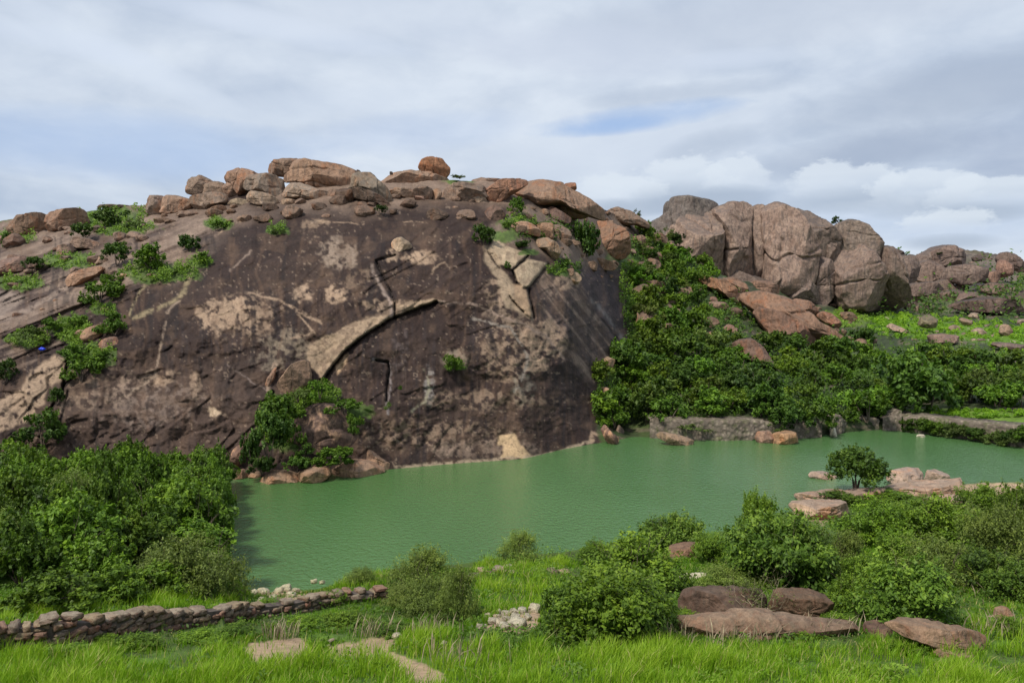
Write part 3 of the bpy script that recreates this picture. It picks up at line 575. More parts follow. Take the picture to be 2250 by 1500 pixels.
def rock(name, poly, D, thick, mat=None, label=None, cat='boulder', group=None, tint=(1, 1, 1), parent=None, kind=None, **k):
    RC[0] += 1
    me, c = rock_mesh(name, poly, D, thick, mat or M_BOULDER, RC[0]+40, **k)
    o = link(name, me, parent, label, cat, group, kind); o.location = c; o.color = (*tint, 1); return o
def on_far(poly, t=.35, th=None):
    p = np.array(poly, float); i = p[:, 1].argmax(); w = np.ptp(p[:, 0]); h = np.ptp(p[:, 1])
    D = float(FAR.dist(p[:, 0].mean(), p[i, 1]-h*.12)); size = min(w, h*1.4)/FPX*D*.5
    th = size*1.0 if th is None else th
    return D+th*t, th
G1 = 'boulders along the crest of the dome'
crest = [
 (Z5([(105, 440), (150, 408), (215, 398), (290, 420), (330, 470), (350, 590), (200, 618), (105, 600)]), 'leftmost squat boulder of the crest row, brown with a flat top', (.95, .92, .92)),
 (Z5([(240, 430), (330, 400), (440, 425), (520, 445), (553, 480), (530, 535), (440, 570), (330, 595), (260, 570), (235, 490)]), 'rounded rusty boulder overlapping the leftmost crest boulder', (1.1, .95, .85)),
 (Z5([(545, 425), (640, 398), (780, 375), (850, 390), (878, 430), (862, 478), (740, 510), (690, 560), (600, 560), (560, 490)]), 'low boulder wedged under the two-humped block near the left crest', (.95, .9, .85)),
 (Z5([(510, 385), (513, 265), (560, 225), (610, 230), (640, 208), (700, 240), (760, 275), (740, 350), (640, 400)]), 'upright two-humped block standing on the left crest', (.95, .9, .85)),
 (Z5([(600, 390), (640, 320), (760, 272), (840, 278), (882, 330), (882, 405), (830, 400), (700, 405)]), 'tan boulder leaning on the upright two-humped block', (1.05, .98, .9)),
 (Z5([(862, 285), (940, 265), (990, 300), (1018, 370), (990, 412), (900, 435), (868, 400)]), 'small egg shaped boulder with a dark slit beside it', (1.1, .95, .85)),
 (Z5([(865, 265), (870, 200), (930, 160), (1000, 143), (1120, 160), (1200, 190), (1160, 260), (1120, 350), (1040, 412), (1010, 370), (960, 280)]), 'tall slanting rusty boulder with a deep shaded left end', (1.1, .9, .78)),
 (Z5([(1060, 310), (1100, 240), (1190, 198), (1340, 205), (1420, 240), (1436, 330), (1430, 445), (1380, 430), (1290, 385), (1180, 370), (1110, 350)]), 'broad grey-brown boulder with a sheer right side', (.85, .85, .82)),
 (Z5([(1240, 140), (1270, 92), (1380, 55), (1560, 48), (1700, 62), (1720, 160), (1640, 220), (1480, 215), (1380, 205), (1260, 195)]), 'dark capped slab at the left end of the summit block', (.9, .8, .72)),
 (Z5([(1560, 90), (1640, 60), (1740, 65), (1870, 90), (2080, 130), (2165, 172), (2135, 260), (2105, 350), (2040, 412), (1950, 418), (1920, 375), (1800, 350), (1650, 285), (1550, 240), (1440, 262), (1440, 230), (1540, 190)]), 'largest boulder of the crest, a rusty rounded summit block', (1.05, .88, .75)),
 (Z5([(1428, 300), (1480, 282), (1560, 275), (1640, 296), (1800, 352), (1925, 375), (1938, 430), (1900, 468), (1780, 460), (1640, 430), (1440, 415)]), 'pale wedge slab tucked under the summit block', (1.15, 1.12, 1.05)),
 (Z5([(1100, 425), (1130, 375), (1180, 363), (1290, 388), (1380, 430), (1404, 470), (1375, 518), (1280, 514), (1160, 484), (1105, 455)]), 'pale oval slab tipped on its side below the crest row', (1.25, 1.2, 1.1)),
 (Z5([(900, 482), (950, 445), (1010, 430), (1090, 448), (1130, 490), (1060, 506), (960, 500)]), 'small flat stone left of the pale oval slab', (1.15, 1.15, 1.0)),
 (Z5([(1432, 448), (1500, 430), (1580, 450), (1572, 490), (1500, 498), (1440, 485)]), 'small flat stone under the pale wedge slab', (1.25, 1.15, 1.0)),
 (Z5([(690, 560), (760, 520), (840, 500), (880, 520), (870, 560), (790, 580), (710, 590)]), 'rusty flat stone below the low wedged boulder', (1.1, .9, .75)),
 (Z5([(400, 600), (470, 560), (560, 545), (600, 580), (580, 610), (480, 625)]), 'low brown stone at the foot of the rounded rusty boulder', (.95, .85, .8)),
 (Z6([(125, 335), (150, 250), (185, 200), (235, 180), (340, 183), (410, 240), (485, 310), (530, 400), (555, 490), (520, 515), (430, 410), (300, 350), (200, 330)]), 'grey-brown hood shaped boulder right of the summit block', (.85, .86, .8)),
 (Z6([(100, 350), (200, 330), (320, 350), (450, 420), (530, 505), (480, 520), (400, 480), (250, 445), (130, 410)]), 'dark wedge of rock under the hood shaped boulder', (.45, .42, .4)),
 (Z6([(415, 235), (540, 180), (700, 165), (900, 175), (1060, 215), (1150, 260), (1120, 310), (950, 345), (780, 330), (600, 315), (500, 315)]), 'wide low rock plinth carrying the balanced boulder', (1.1, .98, .88)),
 (Z6([(808, 120), (820, 70), (868, 38), (940, 30), (1022, 40), (1052, 80), (1108, 130), (1102, 180), (1070, 217), (1000, 214), (900, 192), (828, 160)]), 'rust orange boulder balanced alone on the skyline', (1.1, .72, .5)),
 (Z6([(505, 375), (600, 322), (740, 340), (775, 400), (770, 425), (700, 425), (600, 405), (540, 430)]), 'small tan ledge block in the gap below the plinth rock', (1.1, 1, .9)),
 (Z6([(756, 340), (830, 305), (935, 325), (945, 420), (895, 465), (860, 440), (770, 430)]), 'brown block with a stone propped under it', (.8, .72, .68)),
 (Z6([(780, 440), (790, 385), (860, 378), (888, 400), (886, 455), (820, 455)]), 'little cube shaped stone propped under the brown block', (1.1, .9, .85)),
 (Z6([(938, 440), (945, 345), (1015, 335), (1035, 370), (1025, 415), (990, 455)]), 'narrow pale block beside the propped stone', (1.05, .98, .88)),
 (Z6([(1030, 455), (1040, 370), (1100, 320), (1200, 280), (1300, 288), (1480, 320), (1496, 400), (1430, 440), (1270, 475), (1150, 475)]), 'large smooth grey-brown whaleback boulder', (.88, .82, .78)),
 (Z6([(1320, 470), (1350, 420), (1410, 400), (1470, 430), (1492, 480), (1420, 485)]), 'small arched stone at the foot of the whaleback boulder', (1.0, .95, .85)),
 (Z6([(1330, 245), (1420, 225), (1520, 236), (1640, 238), (1600, 300), (1490, 325), (1400, 300)]), 'low skyline rock left of the red slanting slab', (.95, .85, .8)),
 (Z6([(1480, 350), (1620, 262), (1760, 236), (1890, 245), (1876, 292), (1770, 360), (1700, 400), (1620, 480), (1530, 505), (1495, 440)]), 'red tinged slanting slab with an undercut right side', (1.05, .75, .62)),
 (Z3([(540, 360), (640, 280), (700, 268), (820, 290), (960, 308), (1060, 365), (1200, 440), (1335, 545), (1310, 610), (1180, 570), (1050, 545), (940, 480), (800, 495), (700, 490), (590, 480), (555, 420)]), 'long sloping shoulder rock of the right crest', (1.0, .85, .75)),
 (Z3([(775, 465), (830, 433), (930, 438), (1000, 408), (1100, 430), (1210, 560), (1130, 600), (1020, 600), (950, 545), (860, 500)]), 'tan overhanging ledge rock below the sloping shoulder', (1.15, 1.0, .85)),
 (Z3([(950, 305), (990, 288), (1062, 288), (1070, 342), (1050, 356), (1000, 335)]), 'small rusty stone perched on the right skyline', (.95, .62, .48)),
 (Z3([(1305, 570), (1350, 533), (1450, 513), (1540, 538), (1640, 600), (1725, 655), (1690, 690), (1600, 655), (1500, 665), (1420, 640), (1330, 630)]), 'grey slab at the right end of the crest above the gully', (.85, .78, .72)),
 (Z3([(1235, 650), (1290, 608), (1400, 640), (1500, 700), (1548, 780), (1548, 890), (1500, 950), (1350, 955), (1250, 900), (1215, 800)]), 'big rounded boulder with an orange belly above the gully', (1.0, .78, .64)),
 (Z3([(465, 700), (520, 650), (600, 628), (680, 655), (740, 700), (740, 760), (600, 735), (500, 725)]), 'left tan block of the ledge below the right crest', (1.25, 1.02, .88)),
 (Z3([(690, 680), (760, 648), (860, 648), (870, 790), (750, 765)]), 'middle square tan block of the ledge below the right crest', (1.2, .95, .75)),
 (Z3([(855, 665), (930, 660), (1005, 705), (1025, 765), (1000, 810), (860, 800)]), 'right brown block of the ledge below the right crest', (.85, .75, .68)),
 (Z3([(250, 570), (290, 500), (350, 480), (420, 520), (440, 580), (400, 640), (290, 640)]), 'round brown boulder on the upper edge of the dark face', (.62, .52, .5)),
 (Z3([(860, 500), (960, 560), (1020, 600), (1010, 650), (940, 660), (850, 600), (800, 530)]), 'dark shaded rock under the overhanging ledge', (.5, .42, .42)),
 (Z3([(700, 800), (800, 770), (900, 820), (940, 880), (900, 960), (850, 950), (800, 880), (720, 850)]), 'broken pale stones cluster right of the bright slab', (1.1, 1.0, .85)),
 (Z3([(1150, 980), (1190, 950), (1290, 955), (1400, 990), (1440, 1030), (1380, 1060), (1260, 1050)]), 'low tan stones below the orange bellied boulder', (1.0, .85, .72)),
 (Z3([(940, 1100), (1000, 1080), (1080, 1080), (1115, 1130), (1080, 1175), (1000, 1180)]), 'pale stones perched above the streaked slab', (1.3, 1.2, 1.0)),
 ([(860, 530), (880, 520), (900, 532), (905, 545), (880, 556), (864, 554)], 'cream stone lying high on the dark face', (1.6, 1.55, 1.35)),
 ([(1315, 795), (1335, 783), (1352, 790), (1345, 808), (1325, 806)], 'cream stone beside the shrubs at the right edge of the face', (1.5, 1.3, 1.0)),
 ([(1310, 868), (1312, 850), (1345, 852), (1346, 876), (1330, 872)], 'pale square block jutting from the shrubs above the water', (1.5, 1.35, 1.2)),
 ([(783, 378), (784, 372), (790, 374), (795, 380), (788, 382)], 'tiny dark stone on the skyline right of the summit block', (.3, .3, .3)),
 ([(856, 384), (856, 377), (862, 377), (864, 384)], 'tiny dark stone at the left end of the plinth rock', (.3, .3, .3)),
 ([(14, 520), (18, 486), (40, 474), (92, 466), (100, 505), (60, 522)], 'squared brown cliff block at the left end of the skyline', (.85, .72, .62)),
 ([(102, 510), (106, 466), (150, 460), (180, 458), (186, 492), (150, 508)], 'long brown cliff block right of the dark slit on the left skyline', (.95, .78, .68)),
 ([(212, 456), (216, 449), (252, 448), (290, 452), (300, 458), (250, 460)], 'thin dark rock lip on the left skyline', (.45, .42, .4)),
 ([(-20, 600), (0, 570), (60, 560), (90, 575), (60, 596), (10, 606)], 'mauve slab at the left edge above the bright grass', (.85, .72, .72)),
 ([(150, 612), (172, 596), (212, 584), (226, 588), (206, 608), (176, 628), (156, 630)], 'peach coloured broken slab left of the leafy ridge shrub', (1.3, 1.05, .88)),
 ([(118, 560), (128, 540), (150, 534), (158, 552), (146, 566)], 'pointed pale rock above the left grass pocket', (1.15, 1.0, .95)),
 ([(180, 740), (188, 722), (214, 712), (226, 730), (212, 748), (190, 752)], 'rusty tan stone beside the shrub at the end of the ochre vein', (1.25, .98, .78)),
 ([(216, 768), (222, 748), (250, 738), (262, 756), (250, 772)], 'pinkish stone below the shrub at the end of the ochre vein', (1.15, .92, .85)),
 ([(150+0, 460+70), (165, 520), (190, 522), (220, 535), (210, 548), (170, 545)], 'brown stone on the grassy left shoulder', (.9, .8, .75)),
 ([(205, 572), (218, 562), (232, 566), (236, 580), (212, 582)], 'round tan stone near the paired shrubs on the left shoulder', (1.0, .9, .8)),
 ([(255, 610), (265, 600), (280, 602), (284, 612), (266, 615)], 'whitish stone below the bright round shrub', (1.5, 1.4, 1.2)),
]
skipback = {8: 5.0, 9: 3.0, 18: 7, 19: 4.5, 26: 4}
for i, (pl, lab, tint) in enumerate(crest):
    D, th = on_far(pl); D += skipback.get(i, 0)
    rock('boulder', pl, D, th, M_BOULDER, lab, 'boulder', G1 if i < 41 else None, tuple(v*1.12 for v in tint), cuts=6, grow=1.11 if i < 41 else 1.04)
# rocks where the dome meets the water
shore = [
 (Z7([(400, 1160), (470, 1060), (560, 970), (600, 870), (680, 800), (800, 800), (930, 860), (970, 960), (1030, 1050), (1110, 1140), (1000, 1200), (800, 1260), (600, 1290), (430, 1290)]), M_DARK, 'big dark shore rock with pale drips among shrubs', (1.3, 1.2, 1.15), 3.5),
 (Z7([(440, 640), (540, 500), (600, 473), (655, 480), (667, 600), (625, 700), (570, 740), (470, 720)]), M_BOULDER, 'tan boulder standing above the shore shrubs', (1.0, .85, .72), None),
 (Z7([(300, 1355), (370, 1288), (480, 1283), (560, 1308), (600, 1365), (440, 1378), (320, 1375)]), M_BOULDER, 'left peach coloured slab lying at the water edge', (1.7, 1.4, 1.12), 2),
 (Z7([(545, 1365), (570, 1300), (700, 1243), (790, 1253), (818, 1300), (780, 1345), (660, 1372)]), M_BOULDER, 'middle peach coloured boulder at the water edge', (1.55, 1.25, 1.0), 2),
 (Z7([(800, 1300), (930, 1208), (1050, 1208), (1150, 1240), (1230, 1285), (1100, 1312), (900, 1326)]), M_BOULDER, 'broad peach slab sloping into the green water', (1.45, 1.2, 1.0), 2),
 (Z7([(1040, 1140), (1070, 1122), (1110, 1130), (1200, 1190), (1335, 1278), (1240, 1285), (1150, 1235), (1050, 1200)]), M_BOULDER, 'long pale wedge of rock pointing into the water', (1.6, 1.3, 1.05), 1.5),
 (Z7([(338, 665), (395, 520), (420, 515), (408, 600), (370, 690)]), M_BOULDER, 'narrow leaning tan rock above the shore shrubs', (1.3, 1.05, .9), None),
 (Z7([(215, 1335), (230, 1300), (280, 1288), (310, 1310), (300, 1342)]), M_BOULDER, 'small round peach stone left of the peach slabs', (1.5, 1.25, 1.0), 1),
 (Z7([(85, 1340), (110, 1290), (180, 1268), (215, 1330), (180, 1350)]), M_BOULDER, 'small tan stone against the thicket at the water edge', (1.2, 1.0, .85), 1),
 (Z7([(90, 1200), (110, 1120), (170, 1060), (200, 1100), (190, 1250), (120, 1270)]), M_DARK, 'dark brown stone beside the thicket above the water', (1.8, 1.5, 1.3), 1),
 ([(1318, 940), (1328, 930), (1345, 950), (1372, 970), (1340, 978), (1330, 965)], M_DARK, 'dark tilted slab with its tip in the water', (1.9, 1.6, 1.4), 1),
 ([(1350, 950), (1360, 932), (1372, 945), (1366, 958)], M_BOULDER, 'grey upright stone behind the tilted slab', (.9, .85, .8), 1),
 ([(1440, 958), (1455, 948), (1500, 958), (1528, 968), (1520, 980), (1480, 978)], M_BOULDER, 'tan rock jutting from the left foot of the embankment', (1.3, 1.15, .95), 1),
 ([(1660, 965), (1664, 948), (1690, 945), (1700, 958), (1700, 975), (1670, 975)], M_BOULDER, 'reddish rock at the foot of the embankment', (1.15, .95, .85), 1),
 ([(1692, 974), (1698, 953), (1730, 945), (1752, 950), (1757, 970), (1720, 978)], M_BOULDER, 'yellowish rock next to the reddish one at the embankment foot', (1.55, 1.2, .85), 1),
 ([(1825, 960), (1828, 942), (1838, 938), (1840, 962)], M_PALE, 'thin pale upright stone at the water edge', (1, 1, 1), .6),
 ([(2014, 962), (2018, 955), (2032, 954), (2035, 962)], M_PALE, 'white stone standing in the far corner of the water', (1.2, 1.2, 1.2), .6),
]
for pl, m, lab, tint, th in shore:
    p = np.array(pl); by = p[:, 1].max(); cx = p[p[:, 1].argmax(), 0]
    wl = float(np.interp(cx, FAR.px, FAR.A))
    if by > wl-12: D = float(DW(cx, by-2))+(th or 1)*.55
    else: D = float(FAR.dist(p[:, 0].mean(), by))+.4
    th = th or np.ptp(p[:, 0])/FPX*D*.45
    rock('shore_rock', pl, D, th, m, lab, 'rock', 'rocks along the foot of the dome and embankment', tint)
# second hill: massive sheer faces
hill2 = link('hill', None, kind='structure')
faces = [
 (Z4([(60, 330), (85, 240), (180, 185), (185, 118), (300, 110), (400, 128), (460, 170), (450, 300), (300, 420), (150, 420)]), 318, 22, (.62, .66, .68)),
 (Z4([(170, 420), (185, 300), (250, 220), (340, 168), (420, 168), (475, 220), (486, 300), (470, 420), (484, 560), (350, 560), (220, 480)]), 296, 16, (1.1, 1.0, .92)),
 (Z4([(440, 190), (520, 140), (620, 138), (690, 145), (655, 240), (652, 330), (648, 420), (655, 500), (670, 590), (600, 590), (520, 570), (484, 500), (482, 300)]), 298, 13, (1.1, 1.0, .93)),
 (Z4([(625, 175), (690, 143), (735, 150), (725, 280), (722, 400), (716, 520), (725, 600), (690, 600), (665, 480), (660, 320)]), 301, 8, (1.0, .92, .86)),
 (Z4([(728, 300), (735, 150), (830, 138), (900, 185), (960, 270), (1008, 350), (1018, 430), (1004, 540), (960, 640), (900, 680), (780, 660), (730, 620), (735, 450)]), 294, 18, (1.08, .97, .90)),
 (Z4([(880, 200), (905, 175), (945, 152), (1000, 178), (1060, 238), (1110, 275), (1140, 330), (1135, 450), (1080, 520), (1010, 520), (960, 300)]), 310, 16, (.75, .72, .7)),
 (Z4([(1015, 700), (1030, 530), (1060, 440), (1110, 445), (1143, 500), (1140, 660), (1080, 720)]), 290, 7, (.95, .88, .85)),
 (Z4([(1050, 460), (1060, 330), (1110, 310), (1140, 340), (1140, 450), (1100, 470)]), 300, 8, (.85, .8, .77)),
 (Z4([(1135, 400), (1150, 320), (1180, 248), (1240, 228), (1310, 248), (1334, 292), (1375, 330), (1392, 365), (1360, 460), (1250, 440)]), 302, 12, (.8, .78, .74)),
 (Z4([(1145, 640), (1140, 480), (1180, 380), (1250, 352), (1340, 400), (1400, 480), (1425, 560), (1430, 720), (1300, 740), (1180, 720)]), 292, 12, (.95, .87, .82)),
 (Z4([(1370, 640), (1380, 440), (1390, 378), (1440, 372), (1500, 435), (1522, 500), (1560, 680), (1500, 740)]), 300, 12, (.82, .76, .72)),
 (Z4([(860, 680), (900, 600), (950, 540), (1000, 575), (1060, 655), (1040, 700), (960, 700)]), 280, 8, (.85, .8, .78)),
 (Z4([(520, 560), (560, 500), (640, 540), (720, 560), (840, 600), (900, 660), (820, 690), (640, 640)]), 284, 7, (.6, .56, .54)),
]
for pl, D, th, tint in faces:
    D = 297+(D-297)*.45; th *= .75; tint = (tint[0]*.96, tint[1]*.95, tint[2]*.95)
    rock('rock_face', pl, D, th, M_FACE, None, None, None, tint, parent=hill2, n=170, m=80, cuts=4, rough=.06, power=.5, grow=1.10)
rock('rock_core', Z4([(110, 620), (85, 300), (185, 210), (195, 125), (300, 118), (400, 140), (520, 150), (700, 155), (830, 150), (900, 200), (945, 170), (1000, 195), (1060, 250), (1140, 290), (1185, 262), (1240, 245), (1310, 260), (1390, 385), (1440, 385), (1500, 445), (1530, 560), (1560, 760), (800, 760), (300, 640)]), 308, 12, M_FACE, None, None, None, (.80, .76, .74), parent=hill2, n=200, m=60, cuts=3, grow=1.01)
far_rocks = [
 (Z4([(1640, 480), (1660, 420), (1740, 375), (1800, 365), (1860, 390), (1925, 430), (1900, 480), (1780, 500)]), 430, (.8, .72, .7), 'broad knobbly rock dome on the far right skyline'),
 (Z4([(1450, 400), (1490, 385), (1540, 400), (1560, 430), (1480, 440)]), 440, (.5, .47, .45), 'dark low rock just right of the second hill on the skyline'),
 (Z4([(1950, 440), (1975, 425), (2015, 430), (2020, 455), (1960, 462)]), 430, (.45, .42, .42), 'small dark rock between the two far skyline domes'),
 (Z4([(2100, 440), (2120, 410), (2160, 408), (2220, 450), (2260, 500), (2180, 520), (2120, 480)]), 400, (.62, .55, .53), 'grey hooded boulder at the right end of the skyline'),
 (Z4([(2095, 500), (2110, 450), (2150, 440), (2185, 480), (2180, 540), (2110, 560)]), 385, (1.0, .75, .65), 'reddish rounded boulder below the hooded one at far right'),
 (Z4([(2010, 570), (2040, 525), (2090, 512), (2120, 550), (2110, 595), (2030, 590)]), 370, (1.0, .78, .68), 'smaller reddish boulder left of the rounded one at far right'),
 (Z4([(1640, 450), (1690, 395), (1720, 405), (1700, 470), (1650, 480)]), 425, (.75, .7, .68), 'rock shoulder on the left of the knobbly far dome'),
 (Z4([(1860, 700), (1900, 640), (1980, 640), (2000, 680), (1940, 700)]), 310, (.8, .7, .66), 'brown rock above the bright green field'),
 (Z4([(1850, 720), (1940, 690), (2060, 670), (2160, 700), (2250, 730), (2240, 760), (2100, 765), (1920, 750)]), 290, (.55, .48, .46), 'long dark low outcrop above the bright green field'),
 (Z4([(1640, 830), (1660, 780), (1700, 768), (1745, 800), (1740, 845), (1680, 850)]), 240, (.75, .78, .6), 'round mossy boulder on the bright green field'),
 (Z4([(1880, 800), (1900, 785), (1960, 810), (1950, 830), (1900, 830)]), 235, (1.2, 1.05, .85), 'left tan stone at the upper edge of the field'),
 (Z4([(2110, 880), (2120, 830), (2150, 825), (2185, 880), (2150, 900)]), 225, (1.1, .95, .8), 'upright tan stone on the right of the field'),
 (Z4([(1460, 840), (1490, 820), (1550, 860), (1600, 880), (1560, 890), (1490, 860)]), 240, (1.35, 1.2, 1.05), 'scatter of pale stones on the left of the field'),
 (Z4([(1700, 890), (1760, 880), (1860, 890), (1870, 930), (1720, 950)]), 215, (1.0, .85, .78), 'low reddish outcrop below the mossy boulder'),
 (Z4([(2080, 950), (2100, 930), (2250, 945), (2300, 990), (2180, 985)]), 200, (.8, .7, .68), 'grey slab at the right edge below the field'),
 (Z4([(1490, 640), (1500, 480), (1540, 425), (1610, 430), (1650, 480), (1640, 560), (1560, 640)]), 345, (.72, .66, .63), 'low rock shoulder joining the second hill to the far ridge'),
 (Z4([(1600, 560), (1620, 470), (1700, 450), (1780, 490), (1760, 560), (1680, 590)]), 380, (.80, .72, .68), 'brown rock ledge below the knobbly far dome on its left'),
 (Z4([(1780, 560), (1820, 490), (1920, 480), (2010, 500), (2020, 570), (1900, 600)]), 370, (.70, .64, .62), 'broad brown ledge below the far skyline between the domes'),
 (Z4([(1560, 640), (1600, 590), (1720, 580), (1780, 620), (1700, 660), (1600, 665)]), 330, (.66, .6, .58), 'dark low ledge above the left end of the far scrub'),
 (Z4([(1320, 930), (1345, 905), (1395, 910), (1400, 940), (1350, 950)]), 215, (.95, .85, .75), 'brown stone beside the round bush left of the field'),
]
for pl, D, tint, lab in far_rocks:
    w = np.ptp(np.array(pl)[:, 0])/FPX*D*.4
    rock('far_boulder', pl, D, w, M_FACE, lab, 'boulder', 'boulders on the far right hills', tint)
slabs = [
 (Z4([(340, 560), (350, 520), (420, 560), (500, 560), (580, 610), (620, 690), (540, 680), (420, 620)]), (1.25, .95, .72), 'orange tan slab at the top of the right hand outcrop'),
 (Z4([(500, 560), (560, 550), (630, 590), (650, 650), (600, 660), (560, 610)]), (1.0, .8, .68), 'brown slab behind the orange tan one'),
 (Z4([(640, 600), (680, 570), (770, 570), (830, 600), (840, 650), (740, 645), (670, 630)]), (1.0, .8, .7), 'rounded brown boulder at the head of the outcrop'),
 (Z4([(620, 690), (640, 650), (730, 640), (800, 650), (900, 680), (960, 750), (1000, 800), (1100, 850), (1190, 910), (1200, 945), (1100, 960), (960, 920), (830, 860), (700, 760)]), (1.05, .84, .72), 'long sloping slab forming the body of the outcrop'),
 (Z4([(690, 760), (720, 730), (830, 760), (940, 830), (1040, 900), (1060, 950), (960, 930), (860, 915), (760, 880), (720, 820)]), (.85, .66, .58), 'lower brown slab of the outcrop'),
 (Z4([(900, 690), (930, 675), (1000, 690), (1060, 750), (1040, 790), (960, 750)]), (.95, .75, .66), 'brown oval boulder on the upper edge of the outcrop'),
 (Z4([(1050, 780), (1080, 750), (1140, 770), (1185, 820), (1170, 855), (1100, 830)]), (1.1, .8, .68), 'reddish oval boulder near the lower end of the outcrop'),
 (Z4([(1165, 790), (1190, 755), (1250, 755), (1280, 790), (1250, 815), (1190, 810)]), (.85, .72, .6), 'grey-brown boulder behind the outcrop tail'),
 (Z4([(1170, 870), (1200, 850), (1225, 880), (1200, 900)]), (.9, .8, .75), 'small dark stone at the outcrop tail'),
 (Z4([(1195, 920), (1230, 895), (1262, 910), (1260, 945), (1210, 945)]), (1.0, .85, .75), 'round tan stone at the outcrop tail'),
 (Z4([(545, 960), (600, 920), (680, 915), (730, 960), (770, 1020), (790, 1080), (740, 1060), (660, 1040), (580, 1000)]), (.72, .6, .56), 'purple-brown boulder alone among the slope shrubs'),
 (Z4([(500, 850), (530, 825), (580, 840), (590, 870), (540, 880)]), (1.0, .8, .75), 'small pinkish stone above the lone slope boulder'),
 (Z4([(405, 890), (430, 870), (465, 900), (450, 925), (420, 915)]), (1.6, 1.5, 1.2), 'cream stone among the slope shrubs'),
 (Z4([(215, 760), (225, 735), (250, 740), (250, 770), (230, 775)]), (1.4, 1.15, 1.0), 'small upright pinkish stone in the gully shrubs'),
 (Z4([(210, 900), (250, 885), (330, 920), (340, 950), (280, 950)]), (1.1, .85, .68), 'rusty stones half hidden in the gully shrubs'),
 (Z4([(420, 700), (430, 665), (465, 670), (470, 710), (445, 720)]), (1.0, .8, .75), 'brown stone in the shrubs left of the outcrop'),
 (Z4([(215, 690), (225, 660), (250, 665), (250, 700), (230, 705)]), (.9, .75, .7), 'brown upright stone in the upper gully shrubs'),
 (Z4([(0, 790), (0, 750), (20, 780), (15, 820), (-15, 830)]), (1.4, 1.2, 1.0), 'pale stones where the dark face meets the gully'),
]
for pl, tint, lab in slabs:
    D, th = on_far(pl); rock('outcrop_rock', pl, D-1, th*.9, M_BOULDER, lab, 'rock', 'rocks of the outcrop on the right slope', tint, cuts=7, rough=.07)
LMR = [(330, 560, 'the bright round shrub of the left shoulder'), (190, 540, 'the brown stone of the left shoulder'), (250, 480, 'the dark wide shrub under the left skyline'), (60, 500, 'the left end of the skyline'), (215, 640, 'the leafy ridge shrub'), (370, 450, 'the leftmost crest boulders'), (480, 440, 'the two-humped crest block'),
       (575, 440, 'the pale oval slab'), (680, 430, 'the pale wedge slab'), (810, 420, 'the hood shaped boulder'), (930, 440, 'the propped stone'), (1020, 430, 'the whaleback boulder'), (1130, 450, 'the bright crest bush'), (1150, 580, 'the bright slab'), (1180, 510, 'the tan ledge blocks'), (1285, 520, 'the tall dark crest bush'), (1350, 540, 'the orange bellied boulder'), (1260, 600, 'the pale perched stones'), (1390, 480, 'the tiny lone skyline bush'),
       (2070, 570, 'the knobbly far dome'), (2190, 600, 'the reddish far boulders'), (1900, 620, 'the right foot of the second hill'), (2100, 640, 'the dark patch of the far hills'), (2140, 680, 'the long dark low outcrop'), (2040, 710, 'the mossy boulder of the field'), (2200, 730, 'the upright tan stone of the field'), (1960, 720, 'the pale stones of the field'), (1500, 720, 'the gully shrubs'), (1720, 680, 'the outcrop slabs'), (90, 770, 'the blue bag'), (200, 760, 'the spreading left shrub'), (640, 1040, 'the peach boulders'), (1400, 960, 'the tilted slab in the water')]
UR = {}; RR = random.Random(99)
def small_rock(x, y, w, asp, tint, mat, grp, word):
    k = RR.randint(6, 9); a0 = RR.uniform(0, 6); pl = []
    for i in range(k):
        a = a0+2*math.pi*(i+RR.uniform(-.3, .3))/k; r = RR.uniform(.75, 1.1); pl.append((x+w/2*r*math.cos(a), y-w/asp/2+w/asp/2*r*math.sin(a)+math.cos(a)*w*RR.uniform(-.04, .04)))
    dx, dy, nm = min(((x-a, y-b, n_) for a, b, n_ in LMR), key=lambda q: q[0]**2+(q[1]*1.4)**2)
    rel_ = ('above' if dy < 0 else 'below') if abs(dy) > abs(dx)*1.3 else (('left of' if dx < 0 else 'right of') if abs(dx) > abs(dy)*1.3 else ('above and left of' if dx < 0 and dy < 0 else 'above and right of' if dy < 0 else 'below and left of' if dx < 0 else 'below and right of'))
    lab = '%s %s rock %s %s' % ('tiny' if w < 16 else 'small' if w < 26 else 'medium', word, rel_, nm); UR[lab] = UR.get(lab, 0)+1
    if UR[lab] > 1: lab = lab.replace(' rock ', ' rock (%s) ' % ('second', 'third', 'fourth', 'fifth')[min(UR[lab]-2, 3)])
    D, th = on_far(pl); rock('small_rock', pl, D, th, mat, lab, 'rock', grp, tint, cuts=5, rough=.06)
zones = [((20, 340, 480, 620), 34, (14, 40), M_BOULDER, (.95, .85, .8), 'small rocks of the left shoulder'), ((330, 560, 455, 500), 12, (16, 44), M_BOULDER, (.95, .82, .72), 'small rocks under the crest'),
         ((560, 1090, 436, 492), 26, (18, 60), M_BOULDER, (.8, .7, .64), 'small rocks under the crest'), ((1100, 1400, 455, 620), 40, (14, 44), M_BOULDER, (1.0, .86, .75), 'small rocks of the right crest'),
         ((1850, 2330, 570, 690), 84, (16, 66), M_FACE, (.78, .70, .64), 'small rocks of the far right hills'), ((1940, 2300, 700, 765), 22, (10, 34), M_FACE, (1.15, 1.05, .92), 'stones scattered round the bright field'),
         ((1400, 1620, 500, 760), 36, (20, 64), M_BOULDER, (.9, .78, .7), 'rocks among the gully shrubs'), ((1560, 1900, 600, 770), 22, (12, 40), M_BOULDER, (.9, .75, .66), 'small rocks round the outcrop'), ((90, 260, 640, 800), 10, (12, 30), M_BOULDER, (1.15, .95, .8), 'small rocks of the left slabs'), ((-10, 60, 520, 700), 8, (18, 50), M_BOULDER, (.8, .68, .64), 'small rocks at the left edge')]
